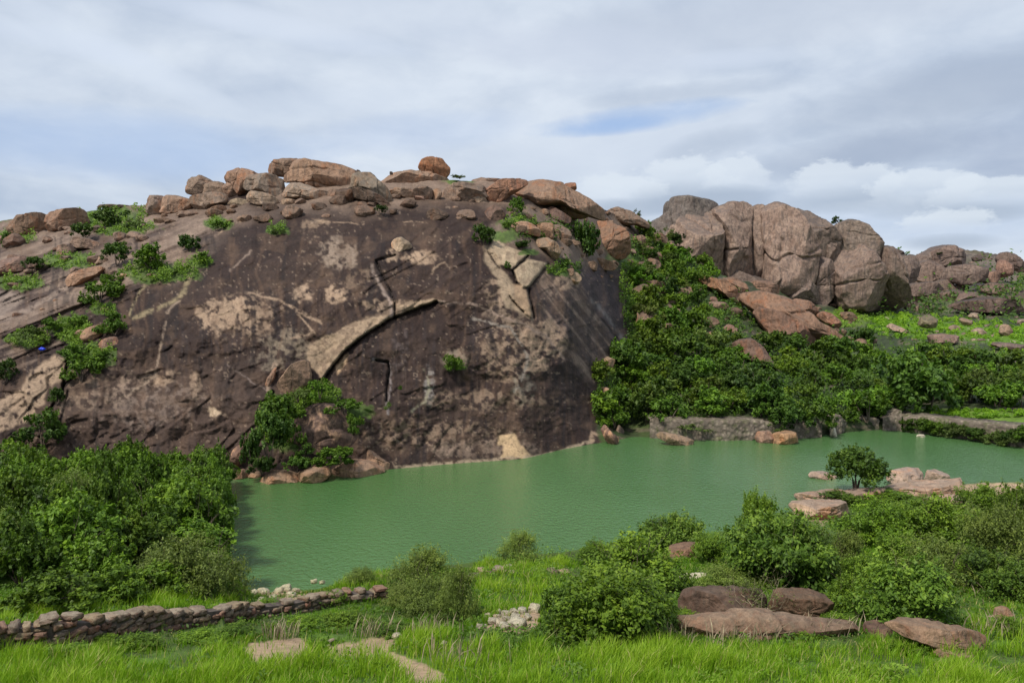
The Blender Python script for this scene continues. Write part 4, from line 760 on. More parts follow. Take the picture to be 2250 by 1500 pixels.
for (x0, x1, y0, y1), n_, (w0, w1), mt, ti, grp in zones:
    cs = []
    while len(cs) < n_:
        x, y = RR.uniform(x0, x1), RR.uniform(y0, y1)
        if y < np.interp(x, FAR.px, FAR.B)+9 or (1050 < x < 1210 and 530 < y < 640): continue
        cs.append((x, y))
    for x, y in sorted(cs):
        k = RR.uniform(.6, 1.25); w = w0+(w1-w0)*RR.random()**1.8
        small_rock(x, y, w, RR.uniform(1.2, 2.4), (ti[0]*k, ti[1]*k, ti[2]*k), mt, grp, 'dark' if k < .78 else 'pale' if k > 1.08 else 'brown')
# foreground rocks and the low rock spit
def on_near(pl): 
    p = np.array(pl, float); i = p[:, 1].argmax(); return float(NEAR.dist(p[:, 0].mean(), p[i, 1]-3))
fore = [
 ([(1488, 1345), (1492, 1305), (1530, 1295), (1600, 1298), (1680, 1300), (1720, 1320), (1710, 1360), (1600, 1362), (1520, 1366)], M_NEAR, (.55, .47, .44), 1.0, 'dark brown overhanging rock under the grey twiggy bush'),
 ([(1690, 1350), (1710, 1300), (1760, 1298), (1810, 1308), (1836, 1330), (1820, 1358), (1760, 1366)], M_NEAR, (.62, .50, .42), 1.0, 'brown rounded rock right of the twiggy bush'),
 ([(1880, 1345), (1885, 1318), (1905, 1312), (1918, 1330), (1915, 1352), (1895, 1360)], M_NEAR, (.75, .6, .55), .7, 'small brown stone left of the big glossy bush'),
 ([(1400, 1392), (1420, 1368), (1500, 1358), (1650, 1350), (1740, 1354), (1860, 1368), (1905, 1378), (1860, 1386), (1700, 1394), (1560, 1400), (1430, 1398)], M_NEAR, (1.0, .86, .76), .75, 'long flat reddish rock shelf behind the bright grass'),
 ([(1950, 1378), (1985, 1364), (2040, 1368), (2120, 1382), (2200, 1405), (2190, 1425), (2140, 1440), (2060, 1420), (1990, 1395)], M_NEAR, (1.05, .88, .76), .7, 'flat tan rock shelf below the big glossy bush'),
 ([(2060, 1440), (2070, 1428), (2150, 1440), (2120, 1452), (2070, 1452)], M_NEAR, (1.2, 1.0, .8), .8, 'pale low stone in the grass below the flat tan shelf'),
 ([(1905, 1395), (1910, 1378), (1950, 1372), (1960, 1392), (1930, 1402)], M_NEAR, (.6, .46, .42), .8, 'reddish stone between the two rock shelves'),
 ([(2190, 1358), (2196, 1340), (2215, 1334), (2228, 1350), (2218, 1370)], M_NEAR, (1.1, .9, .75), .5, 'small tan stone in the grass near the right edge'),
 ([(1455, 1228), (1475, 1205), (1520, 1195), (1548, 1200), (1550, 1216), (1500, 1232)], M_NEAR, (.85, .65, .55), 1.2, 'brown bank rock in front of the dark shore bush'),
 ([(1545, 1275), (1560, 1262), (1530, 1260), (1490, 1266), (1500, 1276)][::-1], M_PALE, (1, 1, .9), .5, 'cream flat stone in the grass near the twiggy bush'),
]
for pl, m, tint, th, lab in fore:
    D = on_near(pl)+th*.2; rock('shelf_rock', pl, D, th, m, lab, 'rock', 'rocks in the near grass', tint, cuts=9, rough=.085, n=110)
spit = [
 ([(1778, 1046), (1785, 1037), (1815, 1036), (1845, 1046), (1830, 1051), (1795, 1052)], (1.55, 1.45, 1.4), 1.5, 'low flat grey-pink rock in the water left of the lone tree'),
 ([(1950, 1056), (1960, 1036), (1995, 1030), (2034, 1031), (2040, 1045), (2032, 1062), (1990, 1066)], (1.75, 1.65, 1.6), 2.2, 'larger rounded pale rock in the water right of the lone tree'),
 ([(2034, 1058), (2038, 1034), (2060, 1031), (2085, 1042), (2095, 1054), (2060, 1060)], (1.65, 1.55, 1.5), 1.6, 'smaller pointed pale rock beside the rounded one in the water'),
 ([(1734, 1095), (1750, 1088), (1840, 1080), (1900, 1078), (1960, 1074), (1930, 1095), (1860, 1100), (1780, 1104)], (1.8, 1.6, 1.45), 3.0, 'long flat pinkish rock shelf under the lone tree'),
 ([(1738, 1118), (1748, 1108), (1800, 1103), (1870, 1105), (1880, 1130), (1820, 1160), (1775, 1146)], (1.8, 1.6, 1.4), 3.5, 'pale rock apron on the shore in front of the lone tree'),
 ([(1930, 1085), (1960, 1068), (2060, 1060), (2150, 1052), (2180, 1060), (2100, 1078), (2000, 1092)], (1.9, 1.7, 1.5), 3.0, 'pale flat rock spit running right from the lone tree'),
 ([(2020, 1110), (2040, 1096), (2100, 1088), (2150, 1094), (2120, 1110), (2060, 1122)], (1.9, 1.65, 1.45), 2.0, 'pale pink rock showing between shrubs on the right shore'),
]
for pl, tint, th, lab in spit:
    th *= .6; tint = (tint[0]*1.12, tint[1]*1.14, tint[2]*1.16); p = np.array(pl); D = float(DW(p[:, 0].mean(), p[:, 1].max()))+th*.4
    if p[:, 1].mean() > 1100 and p[:, 0].mean() > 1950: D -= 3
    rock('spit_rock', pl, D, th, M_BOULDER, lab, 'rock', 'low rocks of the spit and the shallows', tuple(v*.92 for v in tint), rough=.085, power=.42, cuts=9, n=90)

# ------------------------------------------------------------------ masonry
def block_mesh(sx, sy, sz, seed, mat, rd=.07):
    rg = np.random.default_rng(seed); n = 3; v = []; idx = {}; f = []
    g = np.linspace(-1, 1, n+1)
    def vid(p):
        k = tuple(np.round(p, 4))
        if k not in idx: idx[k] = len(v); v.append(p)
        return idx[k]
    for ax in range(3):
        for sg in (-1, 1):
            for i in range(n):
                for j in range(n):
                    q = []
                    for a, b in ((i, j), (i+1, j), (i+1, j+1), (i, j+1)):
                        p = [0, 0, 0]; p[ax] = sg; p[(ax+1) % 3] = g[a]; p[(ax+2) % 3] = g[b]; q.append(vid(p))
                    f.append(q if sg > 0 else q[::-1])
    v = np.array(v, float); r = np.linalg.norm(v, axis=1, keepdims=True); L4 = (np.abs(v)**10).sum(1, keepdims=True)**(1/10); v = v/L4
    v = v*np.array([sx, sy, sz])/2*.98; v += rg.normal(0, rd, v.shape)*np.array([sx, sy, sz])*.5
    return mesh('stone', v, f, mat, True)
def stone_wall(name, label, pts, heights, stw, group=None, tints=((1, 1, 1),), mat=M_STONE, top_pale=True):
    """dry stone wall along pts (px, py_base); every stone its own part"""
    root = link(name, None, None, label, 'stone wall', group)
    Pw = [P(x, y, D) for x, y, D in pts]; Pw = np.array(Pw); root.location = Pw[0]
    seg = np.r_[0, np.cumsum(np.linalg.norm(np.diff(Pw, axis=0), axis=1))]; L = seg[-1]
    protos = [block_mesh(1, 1, 1, 900+i, mat, .10) for i in range(9)]
    core = []; rg = random.Random(5)
    hs = lambda u: float(np.interp(u/L, np.linspace(0, 1, len(heights)), heights))
    at = lambda u: np.array([np.interp(u, seg, Pw[:, k]) for k in range(3)])
    ch = .31; row = 0; z = 0
    while z < max(heights):
        u = -rg.random()*.4
        while u < L:
            w = stw*rg.choice((rg.uniform(.5, .9), rg.uniform(.8, 1.3), rg.uniform(1.2, 1.7))); h = ch*rg.uniform(.72, 1.14)
            if z+ch*.55 < hs(u)+rg.uniform(-.22, .14) and u+w*.5 > 0:
                p = at(min(u+w/2, L)); d = at(min(u+w, L))-at(max(u, 0)); ang = math.atan2(d[1], d[0])
                o = bpy.data.objects.new('stone', rg.choice(protos)); C.link(o); o.parent = root
                o.location = p-Pw[0]+np.array([rg.uniform(-.02, .02), rg.uniform(-.09, .09), z+h/2-.1])
                o.rotation_euler = (rg.uniform(-.10, .10), rg.uniform(-.13, .13), ang+rg.uniform(-.14, .14)); o.scale = (w*.97, .75, h*1.0)
                t = rg.choice(tints); k = rg.uniform(.75, 1.2); o.color = (t[0]*k, t[1]*k, t[2]*k, 1)
            u += w+.02
        z += ch; row += 1
    # rubble core behind the joints
    vv = []; ff = []
    for i, u in enumerate(np.linspace(0, L, 40)):
        p = at(u)-Pw[0]; d = at(min(u+.3, L))-at(max(u-.3, 0)); n_ = np.array([-d[1], d[0], 0]); n_ /= np.linalg.norm(n_)
        h = max(.1, hs(u)-.32)
        for a, b in ((-.26, -.6), (-.26, h), (.3, h), (.3, -.6)): q = p+n_*a; vv.append((q[0], q[1], p[2]+b))
        if i:
            for k in range(4): a = (i-1)*4; ff.append((a+k, a+(k+1) % 4, a+4+(k+1) % 4, a+4+k))
    c = link('rubble_core', mesh('rubble_core', vv, ff, M_MORTAR, False), root)
    return root
wpts = [(-120, 1452), (0, 1434), (120, 1424), (240, 1406), (380, 1378), (480, 1364), (560, 1356), (640, 1346), (700, 1334), (780, 1322), (850, 1312)]
wpts = [(x, y, float(NEAR.dist(x, y))-.1) for x, y in wpts]
stone_wall('stone_wall', 'long reddish dry stone wall running along the near grassy bank', wpts, [1.35, 1.35, 1.3, 1.25, 1.1, .95, .9, .92, .9, .95, .9, .7], .52, None, ((1, 1, 1), (1.1, .85, .8), (.85, .85, .8), (1.05, 1, .9), (1.2, 1.15, 1.0)))
w2 = [(1035, 1268), (1090, 1262), (1150, 1262), (1245, 1256)]
stone_wall('stone_wall', 'low broken trace of stone wall on the shore bank left of the central bush', [(x, y, float(NEAR.dist(x, y))-.1) for x, y in w2], [.5, .55, .25, .2, .45, .3], .5, None, ((1, 1, 1), (1.3, 1.2, 1.05), (.85, .8, .75)))
# loose stones: heap in the grass, cap stones on the wall, shore stones
sp = [block_mesh(1, 1, .7, 700+i, M_PALE, .10) for i in range(6)]
def loose(px, py, w, label, group, tint=(1, 1, 1), lift=.1, D=None):
    D = D or float(NEAR.dist(px, py)); p = P(px, py, D); o = link('loose_stone', random.choice(sp), None, label, 'stone', group)
    o.location = (p[0], p[1], p[2]+lift); s_ = w/FPX*D; o.scale = (s_, s_*.8, s_*random.uniform(.7, .9)); o.rotation_euler = (random.uniform(-.3, .3), random.uniform(-.3, .3), random.uniform(0, 3)); o.color = (*tint, 1)
hp = [(1094, 1352, 14), (1112, 1355, 18), (1128, 1350, 16), (1147, 1350, 20), (1174, 1346, 26), (1082, 1372, 17), (1098, 1376, 18), (1114, 1368, 20), (1132, 1362, 17), (1092, 1362, 15), (1108, 1384, 22), (1160, 1362, 14), (1136, 1380, 34), (1058, 1384, 18), (1070, 1362, 14)]
hps = sorted(hp)
for q_, (x, y, w) in enumerate(hps): loose(x, y, w*1.15, 'cream stone in the grass heap, %s from its left end' % ('first', 'second', 'third', 'fourth', 'fifth', 'sixth', 'seventh', 'eighth', 'ninth', 'tenth', 'eleventh', 'twelfth', 'thirteenth', 'fourteenth', 'last')[q_], 'stones of the heap in the grass', random.choice(((1, 1, .95), (.85, .85, .8), (1.1, 1.05, .95))), .18)
for q_, (x, y, w) in enumerate(sorted(((555, 1308, 22), (578, 1304, 24), (612, 1302, 22), (628, 1297, 26), (650, 1300, 16), (690, 1280, 14), (708, 1282, 14), (600, 1316, 16), (640, 1312, 24), (573, 1322, 15), (500, 1312, 10)))):
    loose(x, y, w, 'yellowish stone on the bank behind the wall, %s from the left' % ('first', 'second', 'third', 'fourth', 'fifth', 'sixth', 'seventh', 'eighth', 'ninth', 'tenth', 'last')[q_], 'pale stones on the bank by the water', (1, 1, .85), .12)
for x, y, w, lab in ((1232, 1242, 9, 'small white stone on the shore bank left of the central bush'), (1117, 1250, 18, 'pale stone capping the shore bank below the round yellow-green bush'), (1100, 1260, 16, 'brown stone below the pale capping stone on the shore bank'), (1215, 1253, 14, 'tan stone left of the small white stone on the shore bank'), (728, 1412, 13, 'pale stone standing at the edge of the bare earth patch'), (722, 1424, 10, 'small pale stone below the one at the bare earth patch'), (872, 1402, 18, 'grey stone beside the bare earth under the drooping bush'), (975, 1420, 14, 'cream stone lying in the bright grass'), (495, 1102, 12, 'small white stone at the water edge of the thicket'), (25, 1362, 12, 'pale stone in the grass above the wall near the left edge')):
    loose(x, y, w, lab, None, (1, .98, .9) if 'brown' not in lab else (.5, .38, .34), .12)
# embankment across the water (old masonry), with broken ends
def prism(name, base, top, thick, mat, label, cat='stone wall', group=None):
    """masonry between a foot line and a crest line, given as (px, py); foot stands in the water"""
    n = 60; xb = np.linspace(base[0][0], base[-1][0], n); yb = np.interp(xb, [b[0] for b in base], [b[1] for b in base]); yt = np.interp(xb, [b[0] for b in top], [b[1] for b in top])
    yt = yt+NZ.fbm(xb/9, 3, 4, 3)*2.2
    D = DW(xb, yb); B0 = P(xb, yb, D); T0 = P(xb, yt, D+.5); c = B0.mean(0)
    rows = []; m = 8
    for k in range(m):
        f = k/(m-1); q = B0*(1-f)+T0*f; q[:, 1] += NZ2.fbm(xb/6, k*1.3, 2, 3)*.35; rows.append(q)
    lo = B0.copy(); lo[:, 2] = -1.5; back = T0.copy(); back[:, 1] += thick; bl = lo.copy(); bl[:, 1] += thick+1
    V_ = np.stack([lo]+rows+[back, bl], 1)-c
    vv = V_.reshape(-1, 3); F = gridfaces(n, V_.shape[1])[:, ::-1].tolist()
    o = link(name, mesh(name, vv, F, mat, True), None, label, cat, group); o.location = c
    e = V_.shape[1]
    return o
prism('embankment_wall', [(1428, 962), (1500, 966), (1600, 968), (1680, 966)], [(1428, 920), (1445, 918), (1560, 923), (1680, 924)], 4, M_BANK, 'long grey masonry embankment wall with a level top across the water')
prism('embankment_wall', [(1676, 966), (1740, 964), (1806, 960)], [(1676, 928), (1730, 930), (1802, 930), (1806, 936)], 4, M_BANK, 'shorter weathered embankment section behind the yellowish rock')
prism('ruined_wall', [(1822, 956), (1850, 953), (1862, 948)], [(1822, 915), (1846, 912), (1862, 928)], 3, M_BANK, 'broken masonry stub with a stepped top near the far corner of the water')
w_ = prism('ruined_wall', [(1882, 944), (1900, 944), (1932, 944)], [(1882, 918), (1905, 915), (1932, 920)], 3, M_BANK, 'low reddish masonry pier left of the dark opening in the far corner')
prism('ruined_wall', [(1940, 946), (1960, 946), (1981, 947)], [(1940, 920), (1960, 912), (1981, 902)], 3, M_BANK, 'taller masonry pier right of the dark opening in the far corner')
prism('causeway_bank', [(1985, 948), (2050, 955), (2150, 968), (2260, 986), (2600, 1010)], [(1985, 918), (2050, 916), (2150, 928), (2260, 940), (2600, 955)], 6, M_BANK, 'overgrown stone causeway bank along the right far shore')

# blue litter on the left shoulder
p = P(93, 770, float(FAR.dist(93, 772))-.4); v, f = [], []
rg = np.random.default_rng(4)
th = np.linspace(0, 2*math.pi, 12, endpoint=False); ring = []
for k, (r_, z_) in enumerate(((.05, .42), (.22, .40), (.38, .25), (.36, .08), (.2, 0))):
    for a in th: q = 1+.25*rg.normal(); v.append((r_*q*math.cos(a), r_*q*math.sin(a), z_*(1+.1*rg.normal())))
o = link('plastic_bag', mesh('plastic_bag', v, gridfaces(5, 12, True), M_BLUE, True), None, 'tiny bright blue plastic bag lying on the rock at the left', 'bag'); o.location = p

# ------------------------------------------------------------------ plants
def leaves(centres, normals, size, rg, asp=1.7):
    n = len(centres)
    nn = normals+rg.normal(0, .55, (n, 3)); nn /= np.linalg.norm(nn, axis=1, keepdims=True)
    a = rg.normal(0, 1, (n, 3)); a -= (a*nn).sum(1, keepdims=True)*nn; a /= np.linalg.norm(a, axis=1, keepdims=True); b = np.cross(nn, a)
    s_ = (size*rg.uniform(.6, 1.35, n))[:, None]
    v = np.stack([centres-a*s_*asp*.5, centres+b*s_*.42-nn*s_*.08, centres+a*s_*asp*.5-nn*s_*.15, centres-b*s_*.42-nn*s_*.08], 1)
    return v.reshape(-1, 3)
def crown_mesh(name, seed, nl, leaf, lobes, mat, flat=.75, droop=0.0, ragged=.25, fill=.25, low=.06):
    """foliage of sprigs on uneven lobes; about -1..1 in x and y, 0..1.1 in z"""
    rg = np.random.default_rng(seed); Cs = []
    for i in range(lobes):
        a = rg.uniform(0, 2*math.pi); r = math.sqrt(rg.random())*.74; z = low+rg.random()**.8*flat*(1.1-.85*r*r)
        Cs.append((r*math.cos(a), r*math.sin(a), z, rg.uniform(.16, .40)*(1.15-.45*r)))
    Cs = np.array(Cs); per = 22; ns = nl//per; w = Cs[:, 3]**1.8; k = rg.choice(len(Cs), ns, p=w/w.sum())
    d = rg.normal(0, 1, (ns, 3)); d[:, 2] = np.where(d[:, 2] < -.35, -d[:, 2]*.6, d[:, 2]); d /= np.linalg.norm(d, axis=1, keepdims=True)
    rr = np.where(rg.random(ns) < fill, rg.random(ns)**.5*.8, 1+rg.normal(0, ragged*.35, ns)); rr = np.where(rg.random(ns) < .06*ragged*4, rr*rg.uniform(1.1, 1.6, ns), rr)
    c = Cs[k, :3]+d*(Cs[k, 3]*np.clip(rr, .1, 1.9))[:, None]*np.array([1, 1, .8])
    L = rg.uniform(.06, .17, ns)*(1+ragged); up = d*.8+np.array([0, 0, .55]); up /= np.linalg.norm(up, axis=1, keepdims=True)
    f_ = rg.random((ns, per)); c = c[:, None]+up[:, None]*(L[:, None]*(f_-.6))[..., None]+rg.normal(0, .33, (ns, per, 3))*(L[:, None]*(1.05-.7*f_))[..., None]
    tone = rg.normal(0, .13, ns)[:, None]+np.zeros((1, per)); lobe_t = rg.uniform(.2, .8, len(Cs))[k][:, None]
    val = np.clip(lobe_t*.45+tone+rg.normal(.20, .12, (ns, per))+.22*(f_-.5)+.10*d[:, 2:3], 0, 1).ravel()
    nrm = np.repeat(up*.75+np.array([0, 0, .4]), per, 0); c = c.reshape(-1, 3); c[:, 2] -= droop*(c[:, 0]**2+c[:, 1]**2); c[:, 2] = np.abs(c[:, 2])
    v = leaves(c, nrm, leaf, rg); n = len(c)
    return mesh(name, v, np.arange(n*4).reshape(-1, 4), mat, False, np.repeat(val[:, None], 4, 0)*np.ones((1, 3)))
def stems_mesh(name, seed, n, r0, top, mat, spread=.55, twigs=0, start=0.0):
    rg = np.random.default_rng(seed); vv, ff = [], []
    def limb(p, d, L, r, depth):
        k = 5; seg = 5; base = len(vv); q = np.array(p, float); d = np.array(d, float)
        for i in range(seg+1):
            rr = r*(1-.75*i/seg)
            u = np.cross(d, (0.1, 1, .3)); u /= np.linalg.norm(u); w = np.cross(d, u); w /= np.linalg.norm(w)
            for a in range(k): t = 2*math.pi*a/k; vv.append(q+u*rr*math.cos(t)+w*rr*math.sin(t))
            if i: 
                for a in range(k): b0 = base+(i-1)*k; ff.append((b0+a, b0+(a+1) % k, b0+k+(a+1) % k, b0+k+a))
            if depth > 0 and i >= 2 and rg.random() < .8:
                nd = d+rg.normal(0, .6, 3); nd[2] = abs(nd[2])*.6+.2; limb(q, nd/np.linalg.norm(nd), L*.55, rr*.6, depth-1)
            d = d+rg.normal(0, .14, 3); d /= np.linalg.norm(d); q = q+d*L/seg
    for i in range(n):
        a = 2*math.pi*(i+rg.random()*.6)/n; d = np.array([math.cos(a)*spread, math.sin(a)*spread, 1.0]); d /= np.linalg.norm(d)
        limb((math.cos(a)*.03, math.sin(a)*.03, -.05), d, top, r0*rg.uniform(.7, 1.1), twigs)
    return mesh(name, vv, ff, mat, True)
FARP = [(crown_mesh('crown', 100+i, 3600, .072, 11+i % 4, M_LEAF), stems_mesh('stem', 100+i, 3, .035, .8, M_BARK)) for i in range(6)]
FARD = [(crown_mesh('crown', 120+i, 3600, .070, 11+i % 4, M_LEAF2), FARP[i][1]) for i in range(4)]
FARO = [(crown_mesh('crown', 140+i, 3000, .060, 10+i % 4, M_LEAF3, ragged=.5), FARP[i][1]) for i in range(3)]
MIDP = [(crown_mesh('crown', 160+i, 9500, .058, 18+i % 4, M_LEAF, .8), stems_mesh('stem', 160+i, 4, .03, .85, M_BARK, twigs=1)) for i in range(4)]
NEARG = [(crown_mesh('crown', 200+i, 16000, .040, 20+i % 4, M_LEAF, .8, ragged=.6), stems_mesh('stem', 200+i, 5, .028, .9, M_BARK, twigs=1)) for i in range(3)]
NEARD = [(crown_mesh('crown', 220+i, 15000, .046, 19, M_LEAF2, .85, ragged=.6), NEARG[i][1]) for i in range(3)]
NEARO = [(crown_mesh('crown', 240+i, 15000, .029, 18, M_LEAF3, .8, .03, ragged=.8), NEARG[i][1]) for i in range(2)]
PR = random.Random(21)
def plant(name, protos, loc, w, h, label, cat='shrub', group=None, tint=None, stem=True):
    cr, st = PR.choice(protos)
    label = ' '.join(label.split()[:16]); t = link(name, None, None, label, cat, group); t.location = loc; t.rotation_euler = (0, 0, PR.uniform(0, 6.28))
    c = bpy.data.objects.new('crown', cr); C.link(c); c.parent = t; c.scale = (w/2/.92, w/2/.92, h/1.12)
    k = tint or 1.0; k = (k, k, k) if isinstance(k, (int, float)) else k; j = PR.uniform(.88, 1.14)
    c.color = (k[0]*j, k[1]*j*PR.uniform(.96, 1.05), k[2]*j, 1)
    if stem: s_ = bpy.data.objects.new('stem', st); C.link(s_); s_.parent = t; s_.scale = (w/2, w/2, h)
    return t
def plant_px(loft, px, py, wpx, hpx, protos, label, group=None, tint=None, name='shrub', cat='shrub', dD=0.0, stem=True, sink=.05):
    D = float(loft.dist(px, py))+dD; p = P(px, py, D); w = wpx/FPX*D; h = hpx/FPX*D
    return plant(name, protos, (p[0], p[1], p[2]-h*sink), w, h, label, cat, group, tint, stem)
# on the dome
dome_shrubs = [
 (330, 586, 88, 50, FARP, 1.05, 'bright round shrub on the left shoulder, largest of the pair'), (257, 580, 66, 50, FARD, .9, 'dark shrub touching the bright round shrub on its left'), (268, 555, 40, 24, FARP, .9, 'small shrub peeping above the dark one of the pair'),
 (248, 490, 78, 38, FARD, .85, 'dark wide shrub just under the left skyline'), (185, 525, 58, 36, FARD, .75, 'dark low shrub beside the brown stone on the left shoulder'), (180, 480, 26, 22, FARD, .8, 'small dark shrub left of the wide one under the skyline'),
 (300, 500, 50, 24, FARO, .8, 'olive low shrub below the leftmost crest boulder'), (218, 662, 96, 60, FARP, .9, 'leafy shrub on the ridge of the left slabs'), (245, 625, 50, 30, FARP, 1.0, 'small green shrub just above the leafy ridge shrub'),
 (252, 730, 76, 46, FARP, .95, 'green shrub at the lower end of the ochre vein'), (75, 594, 50, 32, FARD, .9, 'small dark shrub at the left above the pale slabs'), (14, 542, 26, 38, FARP, .7, 'narrow dark shrub at the left edge under the skyline'),
 (415, 545, 58, 42, FARD, .8, 'grey-green loose shrub left of the dark face'), (445, 574, 40, 20, FARP, 1.1, 'tiny yellow-green shrub at the top of the ochre vein'), (92, 972, 104, 82, FARD, 1.0, 'large dark shrub below the pale slab at the left'),
 (15, 834, 52, 52, FARD, .8, 'dark shrub cut by the left edge of the picture'), (122, 884, 42, 38, FARD, .95, 'small shrub in the cleft right of the pale slab'), (62, 750, 70, 34, FARO, .9, 'olive scrub on the dark left slab'), (120, 724, 52, 30, FARP, .9, 'grassy shrub right of the olive scrub'),
 (165, 715, 50, 26, FARP, 1.1, 'yellow-green scrub between the slabs'), (178, 830, 92, 60, FARP, .95, 'spreading shrub right of the blue bag'), (165, 785, 60, 30, FARP, 1.0, 'low shrub above the spreading one'), (232, 790, 44, 22, FARP, .85, 'low shrub among tan stones right of the spreading one'),
 (1130, 468, 46, 40, FARP, 1.0, 'bright round bush among the right crest boulders'), (1066, 534, 56, 46, FARD, .8, 'blue-grey shrub at the upper right edge of the dark face'), (1284, 556, 74, 96, FARD, 1.0, 'tall dark tree-like bush left of the orange bellied boulder'), (1150, 542, 42, 20, FARD, .8, 'low dark shrub above the bright slab'),
 (1398, 476, 20, 18, FARO, .6, 'tiny lone bush on the right skyline'), (996, 812, 46, 38, FARP, 1.05, 'isolated green bush in the middle of the dark face'), (878, 856, 12, 11, FARP, .9, 'tiny tuft left of the isolated bush on the face'), (852, 898, 22, 16, FARO, .8, 'small tuft at the foot of the vertical crack'),
 (1115, 588, 16, 16, FARD, 1.0, 'tiny bush growing in the bright slab'), (1245, 582, 26, 14, FARP, .9, 'small scrub right of the bright slab'), (1175, 500, 50, 16, FARO, .8, 'low scrub above the tan ledge blocks'), (1120, 500, 34, 16, FARP, 1.0, 'pale green scrub left of the tan ledge blocks'),
 (610, 512, 30, 18, FARO, .7, 'faint scrub on the upper dark face'), (480, 500, 34, 18, FARP, .9, 'small green scrub below the rusty flat stone'), (835, 470, 34, 20, FARD, .7, 'dark scrub under the hood shaped boulder'), (1010, 392, 40, 10, FARO, .8, 'thin scrub on the skyline right of the balanced boulder'),
 (648, 968, 54, 48, FARP, .9, 'scrub on the left flank of the big shore rock'), (668, 1000, 44, 30, FARD, 1.0, 'dark tuft low on the big shore rock'),
 (590, 1000, 100, 110, FARD, 1.0, 'tall dark shrub left of the big shore rock'), (552, 1010, 56, 90, FARD, .9, 'dark shrub at the left end of the shore clump'), (620, 915, 96, 66, FARP, .95, 'mid green shrub above the big shore rock'), (702, 872, 62, 46, FARP, 1.1, 'bright shrub beside the tan boulder'),
 (655, 880, 60, 36, FARO, .9, 'olive scrub under the tan boulder'), (755, 905, 80, 34, FARP, 1.0, 'spreading scrub over the top of the big shore rock'), (782, 950, 40, 50, FARP, .9, 'scrub trailing down the right of the big shore rock'), (575, 1036, 70, 50, FARD, .8, 'dark shrub above the small tan stones by the water'),
 (745, 1016, 92, 44, FARP, .85, 'shrub growing at the front of the big shore rock'), (652, 1034, 66, 36, FARD, 1.05, 'low shrub behind the peach boulders'), (700, 1026, 50, 28, FARP, .9, 'small shrub between the two low front shrubs'),
]
for x, y, w, h, pr, tn, lab in dome_shrubs:
    plant_px(FAR, x, y, w*1.08, h*1.1, pr, lab, 'shrubs scattered over the rock dome', tn, dD=-.9 if x < 540 or y < 800 or x > 900 else -3.2)
LM = [(1400, 490, 'the right skyline rock'), (1300, 560, 'the orange bellied boulder'), (1390, 700, 'the right edge of the dark rock face'), (1310, 860, 'the pale square block'), (1345, 960, 'the dark tilted slab'), (1560, 945, 'the long embankment wall'), (1740, 960, 'the yellowish rock at the water'),
      (1845, 935, 'the broken masonry stub'), (1940, 930, 'the ruined piers'), (1650, 780, 'the lone purple-brown boulder'), (1560, 640, 'the orange tan outcrop slab'), (1720, 700, 'the long sloping outcrop slab'), (1830, 770, 'the outcrop tail'), (1895, 740, 'the round dark bush by the field'), (2030, 830, 'the largest dark green tree'),
      (2145, 780, 'the dark wide shrub'), (2240, 740, 'the right end of the bright field'), (2230, 910, 'the causeway bank'), (1665, 840, 'the broad dark layered tree'), (1570, 735, 'the cream slope stones'), (1480, 590, 'the foot of the second hill'), (2060, 760, 'the mossy boulder of the field')]
USED = {}
def where(x, y, tone, w):
    dx, dy, nm = min(((x-a, y-b, n_) for a, b, n_ in LM), key=lambda q: q[0]**2+(q[1]*1.4)**2)
    d = math.hypot(dx, dy); side = 'left of' if dx < 0 else 'right of'; vert = 'above' if dy < 0 else 'below'
    rel_ = (vert if abs(dy) > abs(dx)*1.3 else (side if abs(dx) > abs(dy)*1.3 else vert+' and '+side.replace(' of', ' of')))
    far_ = 'just ' if d < 45 else ('well ' if d > 110 else '')
    rel_ = rel_.replace('above and ', 'up and ').replace('below and ', 'down and '); lab = '%s %s shrub %s%s %s' % ('small' if w < 62 else ('wide' if w > 88 else 'medium'), tone, far_, rel_, nm)
    USED[lab] = USED.get(lab, 0)+1
    return lab if USED[lab] == 1 else lab.replace(' shrub ', (' shrub (%s) ' % ('second', 'third', 'fourth', 'fifth', 'sixth')[min(USED[lab]-2, 4)]))
# the big slope thicket right of the dome
def inside(x, y, poly):
    r = False; n = len(poly)
    for i in range(n):
        (ax, ay), (bx, by) = poly[i-1], poly[i]
        if (ay > y) != (by > y) and x < (bx-ax)*(y-ay)/(by-ay)+ax: r = not r
    return r
special = [(1665, 872, 150, 92, FARD, .75, 'broad dark layered tree above the embankment'), (2030, 905, 210, 165, FARD, 1.15, 'largest dark green tree by the far corner of the water'), (1740, 940, 126, 84, FARD, 1.0, 'dark rounded shrub hanging over the embankment'), (1905, 920, 116, 78, FARP, .8, 'dense shrub above the ruined piers'),
 (1400, 850, 110, 80, FARP, 1.1, 'bright shrub nearest the right edge of the dark face'), (1515, 850, 110, 66, FARD, 1.0, 'bluish dark shrub in the middle of the slope'), (2145, 818, 120, 60, FARD, .85, 'dark wide shrub right of the largest tree'), (1895, 755, 74, 56, FARD, 1.0, 'round dark bush at the left of the bright field'), (1560, 905, 120, 60, FARP, 1.15, 'bright low shrub over the embankment wall'), (1470, 925, 110, 66, FARP, .95, 'shrub overhanging the left end of the embankment wall'),
 (1700, 955, 60, 34, FARO, .9, 'olive shrub hanging down the embankment'), (1520, 945, 100, 22, FARO, .8, 'dry olive creeper on the embankment face'), (1350, 935, 70, 44, FARP, .95, 'shrub behind the dark tilted slab'), (1800, 930, 100, 60, FARP, .85, 'shrub left of the broken masonry stub'), (1838, 492, 26, 20, FARD, .6, 'dark bush on the notch of the second hill'), (1455, 640, 90, 60, FARD, .9, 'dark shrub at the top of the gully'), (2065, 560, 30, 12, FARD, .6, 'dark scrub on the knobbly far dome')]
